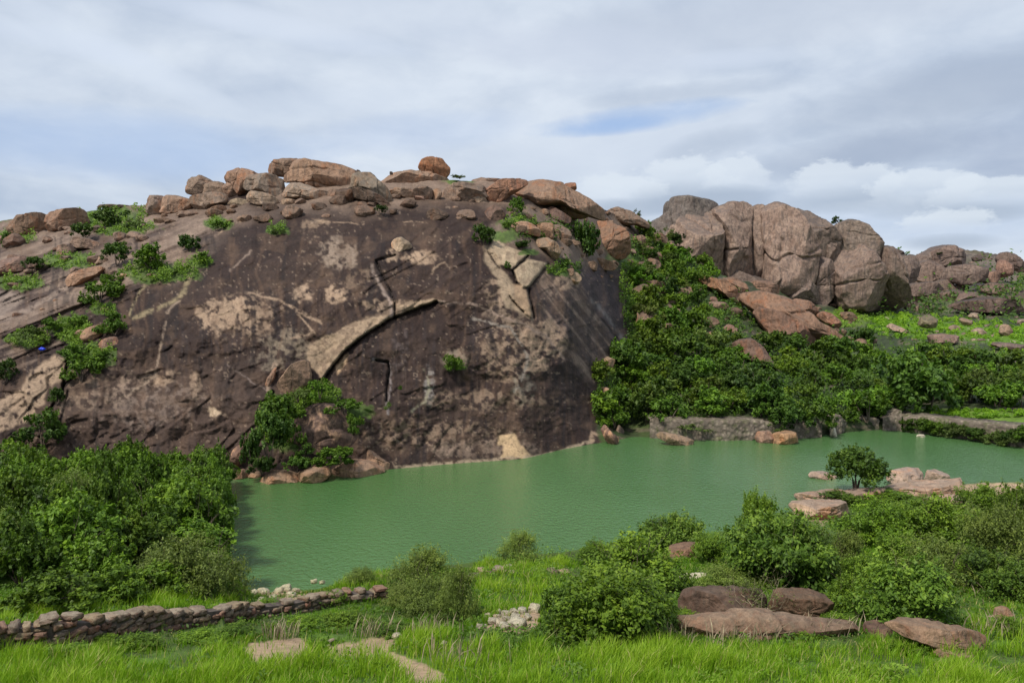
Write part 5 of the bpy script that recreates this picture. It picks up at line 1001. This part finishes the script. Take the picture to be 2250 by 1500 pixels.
for x, y, w, h, pr, tn, lab in special:
    if y < 570: 
        p = P(x, y, 305.0 if x < 1900 else 425.0); plant('shrub', pr, p, w/FPX*p[1], h/FPX*p[1], lab, 'shrub', 'shrubs of the right slope', tn)
    else: plant_px(FAR, x, y, w, h, pr, lab, 'shrubs of the right slope', tn, dD=-1.5, name='tree' if 'tree' in lab else 'shrub', cat='tree' if 'tree' in lab else 'shrub')
veg = [(1392, 570), (1415, 512), (1480, 525), (1545, 585), (1590, 640), (1650, 690), (1700, 745), (1860, 790), (1900, 800), (2100, 812), (2450, 830), (2450, 892), (1985, 903), (1960, 912), (1800, 922), (1440, 917), (1335, 930), (1300, 850), (1392, 775)]
skip = [(1540, 700, 1600, 740), (1610, 745, 1700, 800), (1300, 840, 1350, 885), (1240, 480, 1392, 600), (1540, 612, 1850, 765)]
pts = []; tries = 0
while len(pts) < 138 and tries < 30000:
    tries += 1; x = PR.uniform(1300, 2450); y = PR.uniform(510, 935)
    if not inside(x, y, veg) or any(a < x < c and b < y < d for a, b, c, d in skip): continue
    sz = 34+max(0, (y-520))*.075
    if any(abs(x-a)/1.15 < sz*.75 and abs(y-b)/.5 < sz*.75 for a, b in pts) or (y < 740 and PR.random() < .35) or (y < 660 and PR.random() < .5): continue
    pts.append((x, y))
for x, y in sorted(pts):
    sz = 42+max(0, (y-520))*.140; w = sz*PR.uniform(.75, 1.5); k = PR.random()
    pr = FARP if k < .6 else (FARD if k < .87 else FARO)
    zone = 'green shrub of the thicket just above the embankment' if y > 840 else ('green shrub of the gully between dome and outcrop' if x < 1620 else 'green shrub of the thicket below the outcrop and field')
    tn = PR.uniform(.62, 1.45); tone = ('dark' if pr is FARD else 'olive' if pr is FARO else ('bright green' if tn > 1.05 else 'mid green'))
    plant_px(FAR, x, y, w, w*PR.uniform(.52, .78), pr, where(x, y-w*.3, tone, w), 'shrubs of the thicket on the right slope', (tn*PR.uniform(.92, 1.22), tn, tn*.9), dD=0, stem=y > 800)
# sparse scrub on the far hills, on the causeway and round the field
def scatter_leaves(name, regions, N, size, mat, label, val=(.3, .25), clump=1.0, seed=3, h=.5):
    """ground cover of small leaves over ellipses / rectangles of the hill: (cx, cy, rx, ry)"""
    rg = np.random.default_rng(seed); ar = np.array([r[2]*r[3] for r in regions], float); k = rg.choice(len(regions), N, p=ar/ar.sum()); q = np.array(regions, float)[k]
    a = rg.uniform(0, 6.283, N); r = np.sqrt(rg.random(N)); px = q[:, 0]+q[:, 2]*r*np.cos(a); py = q[:, 1]+q[:, 3]*r*np.sin(a)
    B_ = np.interp(px, FAR.px, FAR.B); A_ = np.interp(px, FAR.px, FAR.A); D = FAR.dist(px, py)
    cl = NZ.fbm(px/11, py/4.5, seed*2.2, 3); keep = (py > B_+3) & (py < A_-3) & (cl > -.05*clump+rg.normal(0, .07, N)); px, py, D, cl = px[keep], py[keep], D[keep], cl[keep]
    n = len(px); sc = D/110; p = P(px, py, D-.7); p[:, 2] += rg.random(n)*h*sc*np.clip(.3+cl*3, .2, 1.6)
    v = leaves(p, np.tile((0, -.35, 1.), (n, 1)), size*sc[:, None][:, 0], rg, 1.6)
    va = np.clip(val[0]+cl*.6+rg.normal(0, val[1]*.6, n), 0, 1)
    return link(name, mesh(name, v, np.arange(n*4).reshape(-1, 4), mat, False, np.repeat(va, 4)[:, None]*np.ones((1, 3))), None, label, 'scrub', None, 'stuff')
# distant scrub, far past what can be told apart
sc_r = [(1870, 640, 90, 40), (2000, 600, 90, 30), (2060, 650, 200, 50), (2200, 620, 130, 40), (2180, 680, 200, 40), (2020, 690, 130, 20), (1960, 745, 160, 14), (2320, 660, 120, 60)]
scatter_leaves('distant_scrub', sc_r, 17000, .34, M_LEAF2, 'dark distant scrub covering the stony hills at the far right', (.35, .3), -2.2, 3, 1.9)
scatter_leaves('field_grass', [(2080, 722, 180, 26), (1960, 708, 60, 18), (2250, 755, 80, 20), (2120, 908, 140, 10)], 60000, .19, M_GRASS, 'bright grass of the distant field and causeway top', (.28, .2), 2, 4, .4)
scatter_leaves('slope_grass', [(1440, 690, 40, 16), (1500, 745, 60, 16), (1860, 700, 60, 20), (1470, 600, 40, 30), (1620, 820, 50, 12), (1560, 690, 30, 14), (1430, 830, 50, 10), (1780, 800, 60, 14), (1880, 820, 50, 12), (2140, 780, 90, 10)], 26000, .2, M_LEAF, 'light green grass gaps between the shrubs of the right slope', (.7, .25), 1.2, 8, .5)
scatter_leaves('slope_scrub', [(1480, 620, 80, 70), (1430, 720, 60, 110), (1600, 700, 60, 60), (1700, 800, 160, 50), (1500, 860, 190, 70), (1800, 860, 200, 60), (2050, 820, 220, 60), (1430, 545, 50, 35), (1350, 900, 50, 40), (1200, 510, 70, 20), (1240, 590, 40, 10)], 90000, .24, M_LEAF, 'leafy undergrowth between the shrubs of the right slope', (.10, .2), .9, 5, 1.0)
scatter_leaves('rock_grass', [(155, 572, 62, 20), (40, 622, 60, 16), (350, 600, 90, 20), (440, 575, 30, 12), (160, 725, 45, 30), (200, 780, 60, 28), (225, 680, 30, 14), (60, 745, 50, 18), (230, 500, 60, 10), (240, 470, 90, 16), (270, 500, 70, 18), (480, 490, 30, 12), (690, 870, 60, 26), (620, 930, 60, 50), (1140, 490, 40, 18), (1240, 595, 40, 12), (1000, 805, 24, 8), (610, 505, 25, 10), (40, 520, 40, 16), (1385, 640, 25, 70)], 42000, .20, M_LEAF, 'grass and low herbs in the pockets of the rock dome', (.62, .3), .6, 6, .7)
for i in range(22):
    x = 1992+i*14+PR.uniform(-5, 5); y0 = float(np.interp(x, FAR.px, FAR.A)); y = y0-PR.uniform(4, 34); D = float(DW(x, y0))-.1
    p = P(x, y, D); w = PR.uniform(34, 58)/FPX*D; od = ('first','second','third','fourth','fifth','sixth','seventh','eighth','ninth','tenth')
    lb = 'low shrub on the causeway bank, '+(od[i]+' from the corner of the water' if i < 10 else 'outer half, '+(od[i-10] if i < 20 else 'last but one' if i == 20 else 'last')+' toward the picture edge')
    plant('shrub', PR.choice((FARO, FARP, FARD)), (p[0], p[1], max(p[2]-.6, 0)), w, w*.6, lb, 'shrub', 'shrubs on the causeway bank', PR.uniform(.6, .95), False)
for i in range(0):
    x = PR.uniform(1990, 2300); plant_px(FAR, x, PR.uniform(896, 925), PR.uniform(30, 60), PR.uniform(10, 20), FARP, 'low yellow-green growth along the top of the causeway', 'growth on top of the causeway', (1.5, 1.35, .8), stem=False)
# left thicket: small trees on the flat shore, between the wall and the dome
lt = []; tries = 0
while len(lt) < 78 and tries < 20000:
    tries += 1; y = PR.uniform(46, 88); x = PR.uniform(-1.0, 0)*y*.72
    xr = (497-1125)/FPX*y if y > 56 else (470-1125)/FPX*y
    if x > xr-2.0: continue
    if any((x-a)**2+(y-b)**2 < 3.25**2 for a, b in lt): continue
    lt.append((x, y))
def nz(x, y):
    px = 1125+x/y*FPX; i = np.argmin(abs(NEAR.px-px)); T_ = NEAR.T; D = NEAR.D[i]; t = np.interp(y, D, T_); py = NEAR.A[i]+(NEAR.B[i]-NEAR.A[i])*t
    return float(P(px, py, y)[2])
ORD = ('first', 'second', 'third', 'fourth', 'fifth', 'sixth', 'seventh', 'eighth', 'ninth', 'tenth', 'eleventh', 'twelfth', 'thirteenth', 'fourteenth', 'fifteenth', 'sixteenth', 'seventeenth', 'eighteenth', 'nineteenth', 'twentieth', 'twenty first', 'twenty second', 'twenty third')
ROWS = ((46, 52, 'front row'), (52, 59, 'second row'), (59, 66, 'middle row'), (66, 73, 'inner row'), (73, 80, 'fifth row'), (80, 99, 'back row'))
for y0, y1, rn in ROWS:
    row = sorted([q for q in lt if y0 <= q[1] < y1], key=lambda q: -q[0]/q[1])
    for i, (x, y) in enumerate(row):
        w = PR.uniform(3.6, 6.8); h = PR.uniform(3.3, 5.7)-max(0, (58-y))*.10; xr = (497-1125)/FPX*y
        w = min(w, 2*(xr-x)+1.2); tn = PR.uniform(.65, 1.4); pr = MIDP if PR.random() < .84 else NEARO
        tone = 'grey-green fine leaved' if pr is NEARO else ('bright green' if tn > 1.1 else 'deep green' if tn < .92 else 'mid green')
        plant('shrub_tree', pr, (x, y, nz(x, y)-.2), w, h, '%s tree %s from the water in the %s of the left thicket' % (tone.replace('grey-green fine leaved','greyish'), ORD[min(i, 22)], rn), 'tree', 'trees of the left thicket', (tn*1.04, tn, tn*.9))
for i in range(8):                      # the straight water-side edge of the thicket
    y = 56+i*4.2; xr = (495-1125)/FPX*y; plant('shrub_tree', MIDP, (xr-1.5, y, .5), 3.4, 4.6 if y > 62 else 3.6, 'bushy tree on the straight water edge of the thicket, %s from the near end' % ORD[i], 'tree', 'trees on the water side of the left thicket', PR.uniform(.95, 1.2))
# near shore plants, (px, py of foot, width, height, kind, tint, label)
near_pl = [
 (445, 1312, 215, 150, NEARO, .8, 'olive bush with reddish twigs at the right front of the left thicket'), (345, 1318, 150, 80, MIDP, .85, 'darker shrub left of the olive bush'), (120, 1345, 200, 90, MIDP, .8, 'wide shrub at the left front of the thicket'), (240, 1330, 150, 80, MIDP, .9, 'shrub in the middle of the thicket front'),
 (342, 1388, 48, 46, NEARO, 1.2, 'small yellowish bush growing out of the stone wall'),
 (930, 1300, 150, 100, NEARO, 1.0, 'olive tree-like bush at the shore left of centre'), (1010, 1365, 110, 130, NEARO, .75, 'dark drooping bush with black shade under it'), (900, 1340, 110, 60, NEARO, .95, 'pale lower bush in front of the olive shore bush'), (950, 1345, 130, 80, NEARO, .8, 'middle part of the shore bush clump'),
 (1145, 1236, 98, 72, NEARO, 1.05, 'round yellow-green bush alone at the water edge'), (790, 1290, 84, 50, NEARO, .8, 'low grey-green bush at the shore behind the wall'),
 (1345, 1402, 290, 160, NEARG, .95, 'largest central bush with dark hollow base'), (1265, 1395, 150, 120, NEARD, 1.1, 'dark left part bush of the central clump'), (1390, 1300, 240, 120, NEARG, 1.0, 'green bush rising behind the central one toward the water'), (1440, 1385, 120, 90, NEARD, 1.0, 'dark bush at the right foot of the central one'), (1310, 1240, 90, 50, NEARG, 1.05, 'loose light green bush at the shore behind the central one'),
 (1478, 1216, 140, 86, NEARD, 1.25, 'dark leafy bush at the shore above the brown bank rock'), (1560, 1235, 90, 60, NEARG, 1.15, 'bright bush right of the dark shore bush'),
 (1715, 1290, 220, 165, NEARD, 1.3, 'tall dark leafy tree in front of the water right of centre'), (1668, 1180, 80, 104, NEARG, 1.1, 'bright leafy top shoot of the tall tree clump'), (1790, 1290, 130, 130, NEARD, 1.0, 'dark right shoulder bush of the tall tree clump'), (1660, 1290, 120, 90, NEARG, .8, 'lower bush at the left foot of the tall tree'),
 (1600, 1300, 130, 60, NEARO, .95, 'grey-green feathery bush above the dark brown rock'),
 (1985, 1378, 210, 150, NEARD, 1.35, 'big glossy rounded bush with black shade beneath'), (1900, 1310, 110, 90, NEARG, 1.1, 'bright bush behind the big glossy one on its left'), (2060, 1372, 90, 80, NEARD, 1.0, 'dark lower bush at the right of the big glossy one'),
 (1855, 1340, 110, 80, NEARG, .95, 'green bush left of the big glossy one'),
 (1920, 1200, 150, 95, NEARG, .95, 'light green bush on the shore below the lone tree'), (1850, 1250, 110, 90, NEARO, .8, 'greyish bush right of the tall tree clump'), (2050, 1195, 170, 110, NEARG, .9, 'green bush on the right shore behind the olive one'), (2075, 1290, 190, 110, NEARO, .85, 'wide olive-grey bush in the right shrubbery'),
 (2200, 1240, 170, 150, NEARO, .75, 'tall dull green bush at the right edge'), (2160, 1140, 130, 80, NEARG, .9, 'bush on the right shore near the flat pale spit'), (2235, 1180, 140, 120, NEARG, .75, 'dense bush cut by the right picture edge'), (2180, 1300, 150, 90, NEARD, .95, 'dark bush low in the right shrubbery'), (1990, 1260, 130, 90, NEARG, .95, 'yellowish green bush in the middle of the right shrubbery'), (2230, 1320, 120, 80, NEARD, .9, 'dark bush at the right edge above the grass'), (2120, 1180, 120, 80, NEARO, .9, 'grey-green bush behind the wide olive-grey one'), (1960, 1150, 110, 50, NEARG, .9, 'low shrub just behind the pale rock apron'), (2060, 1120, 120, 30, NEARG, .8, 'low scrub on the spit right of the lone tree'), (1850, 1108, 110, 24, NEARD, .8, 'low dark scrub under the lone tree'), (1940, 1100, 130, 22, NEARG, .9, 'low scrub right of the lone tree'),
 (1545, 1165+60, 60, 30, NEARG, 1.0, 'small shrub on the bank right of the brown bank rock'), (2000, 1440, 100, 40, NEARG, 1.0, 'leafy weed clump at the foot of the tan shelf'), (1780, 1390, 40, 20, NEARG, 1.1, 'small weed on the reddish shelf'), (1225, 1370, 60, 30, NEARG, .9, 'weed clump left of the central bush'),
 (1510, 1372, 90, 34, NEARG, .95, 'weeds in front of the dark brown overhanging rock'), (1640, 1372, 110, 30, NEARO, .9, 'dry looking weeds between the brown rocks and the shelf'), (1830, 1380, 90, 36, NEARG, .9, 'weeds at the right end of the reddish shelf'), (1440, 1420, 110, 40, NEARG, 1.0, 'weeds at the left end of the reddish shelf'), (1760, 1404, 90, 24, NEARG, 1.1, 'weeds along the front of the reddish shelf'), (2090, 1440, 90, 30, NEARG, 1.0, 'weeds in front of the tan shelf'),
 (60, 1392, 80, 22, NEARG, 1.2, 'weeds growing over the wall top at the left edge'), (180, 1376, 90, 22, NEARG, 1.25, 'weeds over the wall top right of the left edge'), (470, 1352, 70, 22, NEARG, 1.2, 'weeds over the middle of the wall top'), (590, 1350, 60, 30, NEARG, 1.0, 'weed tuft hiding part of the wall by the pale stones'), (735, 1330, 70, 40, NEARG, 1.1, 'bright weed tuft over the right part of the wall'), (800, 1318, 60, 30, NEARG, 1.1, 'weed tuft near the right end of the wall'), (70, 1442, 70, 24, NEARG, 1.0, 'weeds against the foot of the wall at the left edge'), (230, 1420, 60, 26, NEARG, 1.1, 'weeds against the foot of the wall left of the yellowish bush'),
 (2330, 1330, 180, 120, NEARG, .9, 'leafy bush just beyond the right picture edge near the grass'), (2380, 1200, 190, 130, NEARO, .85, 'olive bush beyond the right picture edge'), (2480, 1280, 200, 130, NEARG, .9, 'wide green bush beyond the right picture edge'), (2360, 1110, 150, 80, NEARD, 1.0, 'dark bush on the shore beyond the right picture edge'), (2560, 1150, 190, 110, NEARG, .95, 'bush farthest along the right shore'), (2470, 1430, 180, 110, NEARG, 1.0, 'bush low on the bank beyond the right picture edge'),
 (600, 1392, 44, 26, NEARG, .9, 'leafy weed above the left bare patch'), (660, 1385, 90, 30, NEARG, 1.0, 'low weed patch under the wall'), (760, 1380, 110, 34, NEARG, .9, 'broad weed patch right of the low weed patch'), (150, 1450, 110, 30, NEARD, 1.2, 'dark weeds along the foot of the wall at the left'), (300, 1430, 120, 30, NEARG, .9, 'weeds along the foot of the wall near the yellowish bush'), (440, 1415, 110, 34, NEARG, .95, 'weeds between the wall and the left bare patch'), (520, 1400, 80, 30, NEARD, 1.2, 'darker weeds left of the left bare patch'),
 (870, 1395, 90, 26, NEARD, 1.1, 'dark weeds right of the second bare patch'), (2220, 1400, 80, 40, NEARG, 1.0, 'weeds right of the tan shelf near the right edge'),
]
for x, y, w, h, pr, tn, lab in near_pl:
    tn = (tn*1.30, tn*1.20, tn*1.0)
    weed = 'weed' in lab
    plant_px(NEAR, x, y, w*1.05, h*1.1, pr, lab, None if not weed else 'weeds in the near grass', tn, name='weed' if weed else ('tree' if 'tree' in lab.split(' in ')[0] else 'shrub'), cat='weed' if weed else 'shrub', dD=.3, stem=not weed)
# the lone tree on the spit
D = float(DW(1880, 1088)); w = 146/FPX*D; h = 98/FPX*D; p = P(1880, 1088, D)
t = link('tree', None, None, 'lone small round crowned tree with a visible trunk on the rock spit', 'tree'); t.location = (p[0], p[1], .3)
c = link('crown', crown_mesh('crown', 333, 9000, .052, 22, M_LEAF2, .62, ragged=.3), t); c.location = (0, 0, h*.22); c.scale = (w/2, w/2, h*.86); c.color = (1.15, 1.1, 1, 1)
s_ = link('trunk', stems_mesh('trunk', 334, 3, .05, .95, M_BARK, .35, 2), t); s_.scale = (w/2, w/2, h*.9)
# bare twiggy bush
D = float(NEAR.dist(1665, 1362))-.8; p = P(1665, 1358, D); w = 190/FPX*D; h = 110/FPX*D
t = link('bare_shrub', None, None, 'grey almost leafless twiggy bush in front of the dark brown rock', 'shrub'); t.location = p
a = link('branches', stems_mesh('branches', 401, 10, .026, .85, M_TWIG, .9, 3), t); a.scale = (w/2, w/2, h)
a = link('sparse_leaves', crown_mesh('sparse_leaves', 402, 1500, .03, 14, M_LEAF3, .8, ragged=.8), t); a.scale = (w/2, w/2, h*.85); a.color = (.95, .8, .9, 1)
# vines climbing the ruined piers
# ------------------------------------------------------------------ grass
def bladefield():
    rg = np.random.default_rng(77); N = 500000
    u = rg.random(N); D = 19+(u**1.15)*41; px = rg.uniform(-250, 2700, N)
    # distance -> position on the near land
    i = np.clip(((px-NEAR.px[0])/(NEAR.px[1]-NEAR.px[0])).astype(int), 0, len(NEAR.px)-1); Tn = NEAR.T
    tt = np.linspace(0, 1, 81); t = np.empty(N)
    o = np.argsort(i); bounds = np.searchsorted(i[o], np.arange(len(NEAR.px)+1))
    for k in range(len(NEAR.px)):
        s_ = o[bounds[k]:bounds[k+1]]
        if len(s_): t[s_] = np.interp(D[s_], NEAR.D[k], tt)
    py = NEAR.A[i]+(NEAR.B[i]-NEAR.A[i])*t; p = P(px, py, D)
    keep = (t < .985)&(t > .01); wx = px+NZ.fbm(px/18, py/9, 7.7, 4)*14; wy = py+NZ.fbm(px/18, py/9, 27.7, 4)*7
    for pl in BARE[:-1]: keep &= ~((polymask(wx, wy, pl, 2) > .5) & (rg.random(N) < .97))
    dens = NZ.fbm(p[:, 0]/2.2, p[:, 1]/2.2, 3, 3); keep &= rg.random(N) < np.clip(.80+dens*1.6, .10, 1)
    keep &= ~((p[:, 1] > 44) & (px < 500) & (rg.random(N) < .75))
    # low stretches between path and wall are weedier and darker
    lush = np.clip(sstep(1398, 1432, py+NZ.fbm(px/70, 1, 1, 2)*22)+polymask(px, py, [(0, 1330), (500, 1290), (560, 1300), (540, 1330), (380, 1348), (0, 1392)], 8)+polymask(px, py, [(1040, 1225), (1240, 1215), (1250, 1270), (1210, 1370), (1060, 1370), (1040, 1300)], 10)+polymask(px, py, [(720, 1300), (850, 1255), (860, 1290), (700, 1310)], 5)+.9*polymask(px, py, [(2080, 1300), (2400, 1310), (2400, 1500), (2150, 1400)], 10)+.6*polymask(px, py, [(1060, 1235), (1240, 1215), (1240, 1230), (1060, 1250)], 4), 0, 1)
    p, D, lush, px, py = p[keep], D[keep], lush[keep], px[keep], py[keep]; n = len(p)
    p[:, 2] += NZ.fbm(p[:, 0]/3, p[:, 1]/3, 4, 4)*.25-.04
    cl = NZ2.fbm(p[:, 0]/.9, p[:, 1]/.9, 8, 3); cl2 = NZ.fbm(p[:, 0]/4.5, p[:, 1]/4.5, 18, 3)
    H = (.18+.28*lush)*(1+1.5*cl+.7*cl2)*rg.uniform(.6, 1.3, n); H = np.clip(H, .08, .9)
    wd = rg.uniform(.012, .026, n)*(.6+D/38); a = rg.uniform(0, 2*math.pi, n); side = np.stack([np.cos(a), np.sin(a), 0*a], -1)
    lean = np.stack([rg.normal(.10, .28, n), rg.normal(0, .28, n), 0*a], -1)
    b = p; m = p+lean*H[:, None]*.35; m[:, 2] += H*.6; tp = p+lean*H[:, None]*1.1; tp[:, 2] += H
    v = np.stack([b-side*wd[:, None]/2, b+side*wd[:, None]/2, m+side*wd[:, None]*.42, m-side*wd[:, None]*.42, tp], 1)
    base = np.arange(n)[:, None]*5
    f = np.concatenate([base+np.array([[0, 1, 2]]), base+np.array([[0, 2, 3]]), base+np.array([[3, 2, 4]])], 0)
    val = np.clip(.08+.46*lush+.40*cl+.35*cl2+rg.normal(0, .12, n), 0, .9); val = np.where(rg.random(n) < .05+.10*np.clip(-cl2*2, 0, 1), 1.25, val)
    root = np.repeat(val[:, None], 5, 1)
    return link('grass', mesh('grass', v.reshape(-1, 3), f, M_GRASS, False, root.reshape(-1, 1)*np.ones((1, 3))), None, 'bright green grass covering the near bank in front of the water', 'grass', None, 'stuff')
bladefield()
# broad-leaved weeds mixed through the grass
def weeds():
    rg = np.random.default_rng(5); N = 52000; px = rg.uniform(-100, 2350, N); py = 1510-rg.random(N)**.8*250
    B_ = np.interp(px, NEAR.px, NEAR.B); ok = py > B_+8; px, py = px[ok], py[ok]; D = NEAR.dist(px, py); p = P(px, py, D)
    cl = NZ.fbm(p[:, 0]/1.6, p[:, 1]/1.6, 44, 3); low = sstep(1440, 1400, py); near = sstep(1440, 1490, py)*sstep(1250, 1500, px)
    keep = rg.random(len(px)) < np.clip(cl*1.6+low*.75+near*.35-.15, 0, 1)
    for pl in BARE[:-1]: keep &= ~(polymask(px, py, pl, 4) > .6)
    p, D = p[keep], D[keep]; n = len(p); p[:, 2] += rg.random(n)*(.25+.25*np.clip(cl[keep], 0, 1))+.05
    v = leaves(p, np.tile((0, -.2, 1.), (n, 1)), .085*(.7+D/60), rg, 1.6)
    val = np.clip(.25+cl[keep]*.5+rg.normal(0, .15, n)+near[keep]*.5, 0, 1)
    link('ground_weeds', mesh('ground_weeds', v, np.arange(n*4).reshape(-1, 4), M_LEAF, False, np.repeat(val, 4)[:, None]*np.ones((1, 3))), None, 'broad leaved weeds growing through the grass of the near bank', 'weeds', None, 'stuff')
weeds()
def shore_growth():
    rg = np.random.default_rng(9); N = 72000; px = rg.uniform(1040, 2720, N); py = rg.uniform(1050, 1300, N); B_ = np.interp(px, NEAR.px, NEAR.B); ok = (py > B_+3) & (px > 1040); px, py = px[ok], py[ok]
    D = NEAR.dist(px, py); p = P(px, py, D); cl = NZ.fbm(p[:, 0]/2.2, p[:, 1]/2.2, 64, 3); keep = cl > -.12+rg.normal(0, .06, len(px))
    for pl in BARE: keep &= ~(polymask(px, py, pl, 4) > .6)
    p, D, cl = p[keep], D[keep], cl[keep]; n = len(p); p[:, 2] += rg.random(n)*np.clip(.3+cl*2.2, .1, 1.0)
    v = leaves(p, np.tile((0, -.2, 1.), (n, 1)), .13*D/60, rg, 1.6); val = np.clip(.30+cl*.9+rg.normal(0, .15, n), 0, 1)
    link('shore_growth', mesh('shore_growth', v, np.arange(n*4).reshape(-1, 4), M_LEAF, False, np.repeat(val, 4)[:, None]*np.ones((1, 3))), None, 'low leafy growth covering the right hand shore between the bushes', 'scrub', None, 'stuff')
shore_growth()

def dry_stalks():
    rg = np.random.default_rng(15); spots = [(1270, 1385, 60, 16), (1340, 1400, 60, 8), (1470, 1405, 60, 14), (1610, 1415, 90, 10), (620, 1402, 30, 8), (2180, 1395, 50, 20), (950, 1395, 60, 8), (820, 1395, 40, 6), (2160, 1290, 60, 30), (1820, 1395, 80, 8), (1000, 1450, 80, 20)]
    c = []
    for cx, cy, rx, ry in spots:
        n = 60; c.append(np.stack([cx+rg.normal(0, rx*.6, n), cy+rg.normal(0, ry*.6, n)], 1))
    c = np.concatenate(c); D = NEAR.dist(c[:, 0], c[:, 1]); p = P(c[:, 0], c[:, 1], D); n = len(p)
    H = rg.uniform(.45, 1.05, n); w = rg.uniform(.010, .02, n); a = rg.uniform(0, 6.28, n); sd_ = np.stack([np.cos(a), np.sin(a), 0*a], -1); ln = np.stack([rg.normal(.1, .3, n), rg.normal(0, .3, n), 0*a], -1)
    m = p+ln*H[:, None]*.4; m[:, 2] += H*.65; t = p+ln*H[:, None]; t[:, 2] += H
    v = np.stack([p-sd_*w[:, None], p+sd_*w[:, None], m+sd_*w[:, None]*1.3, m-sd_*w[:, None]*1.3, t], 1); b_ = np.arange(n)[:, None]*5
    f = np.concatenate([b_+np.array([[0, 1, 2]]), b_+np.array([[0, 2, 3]]), b_+np.array([[3, 2, 4]])], 0)
    link('dry_grass', mesh('dry_grass', v.reshape(-1, 3), f, M_TWIG, False), None, 'pale dry grass stalks standing above the green grass', 'grass', None, 'stuff')
dry_stalks()
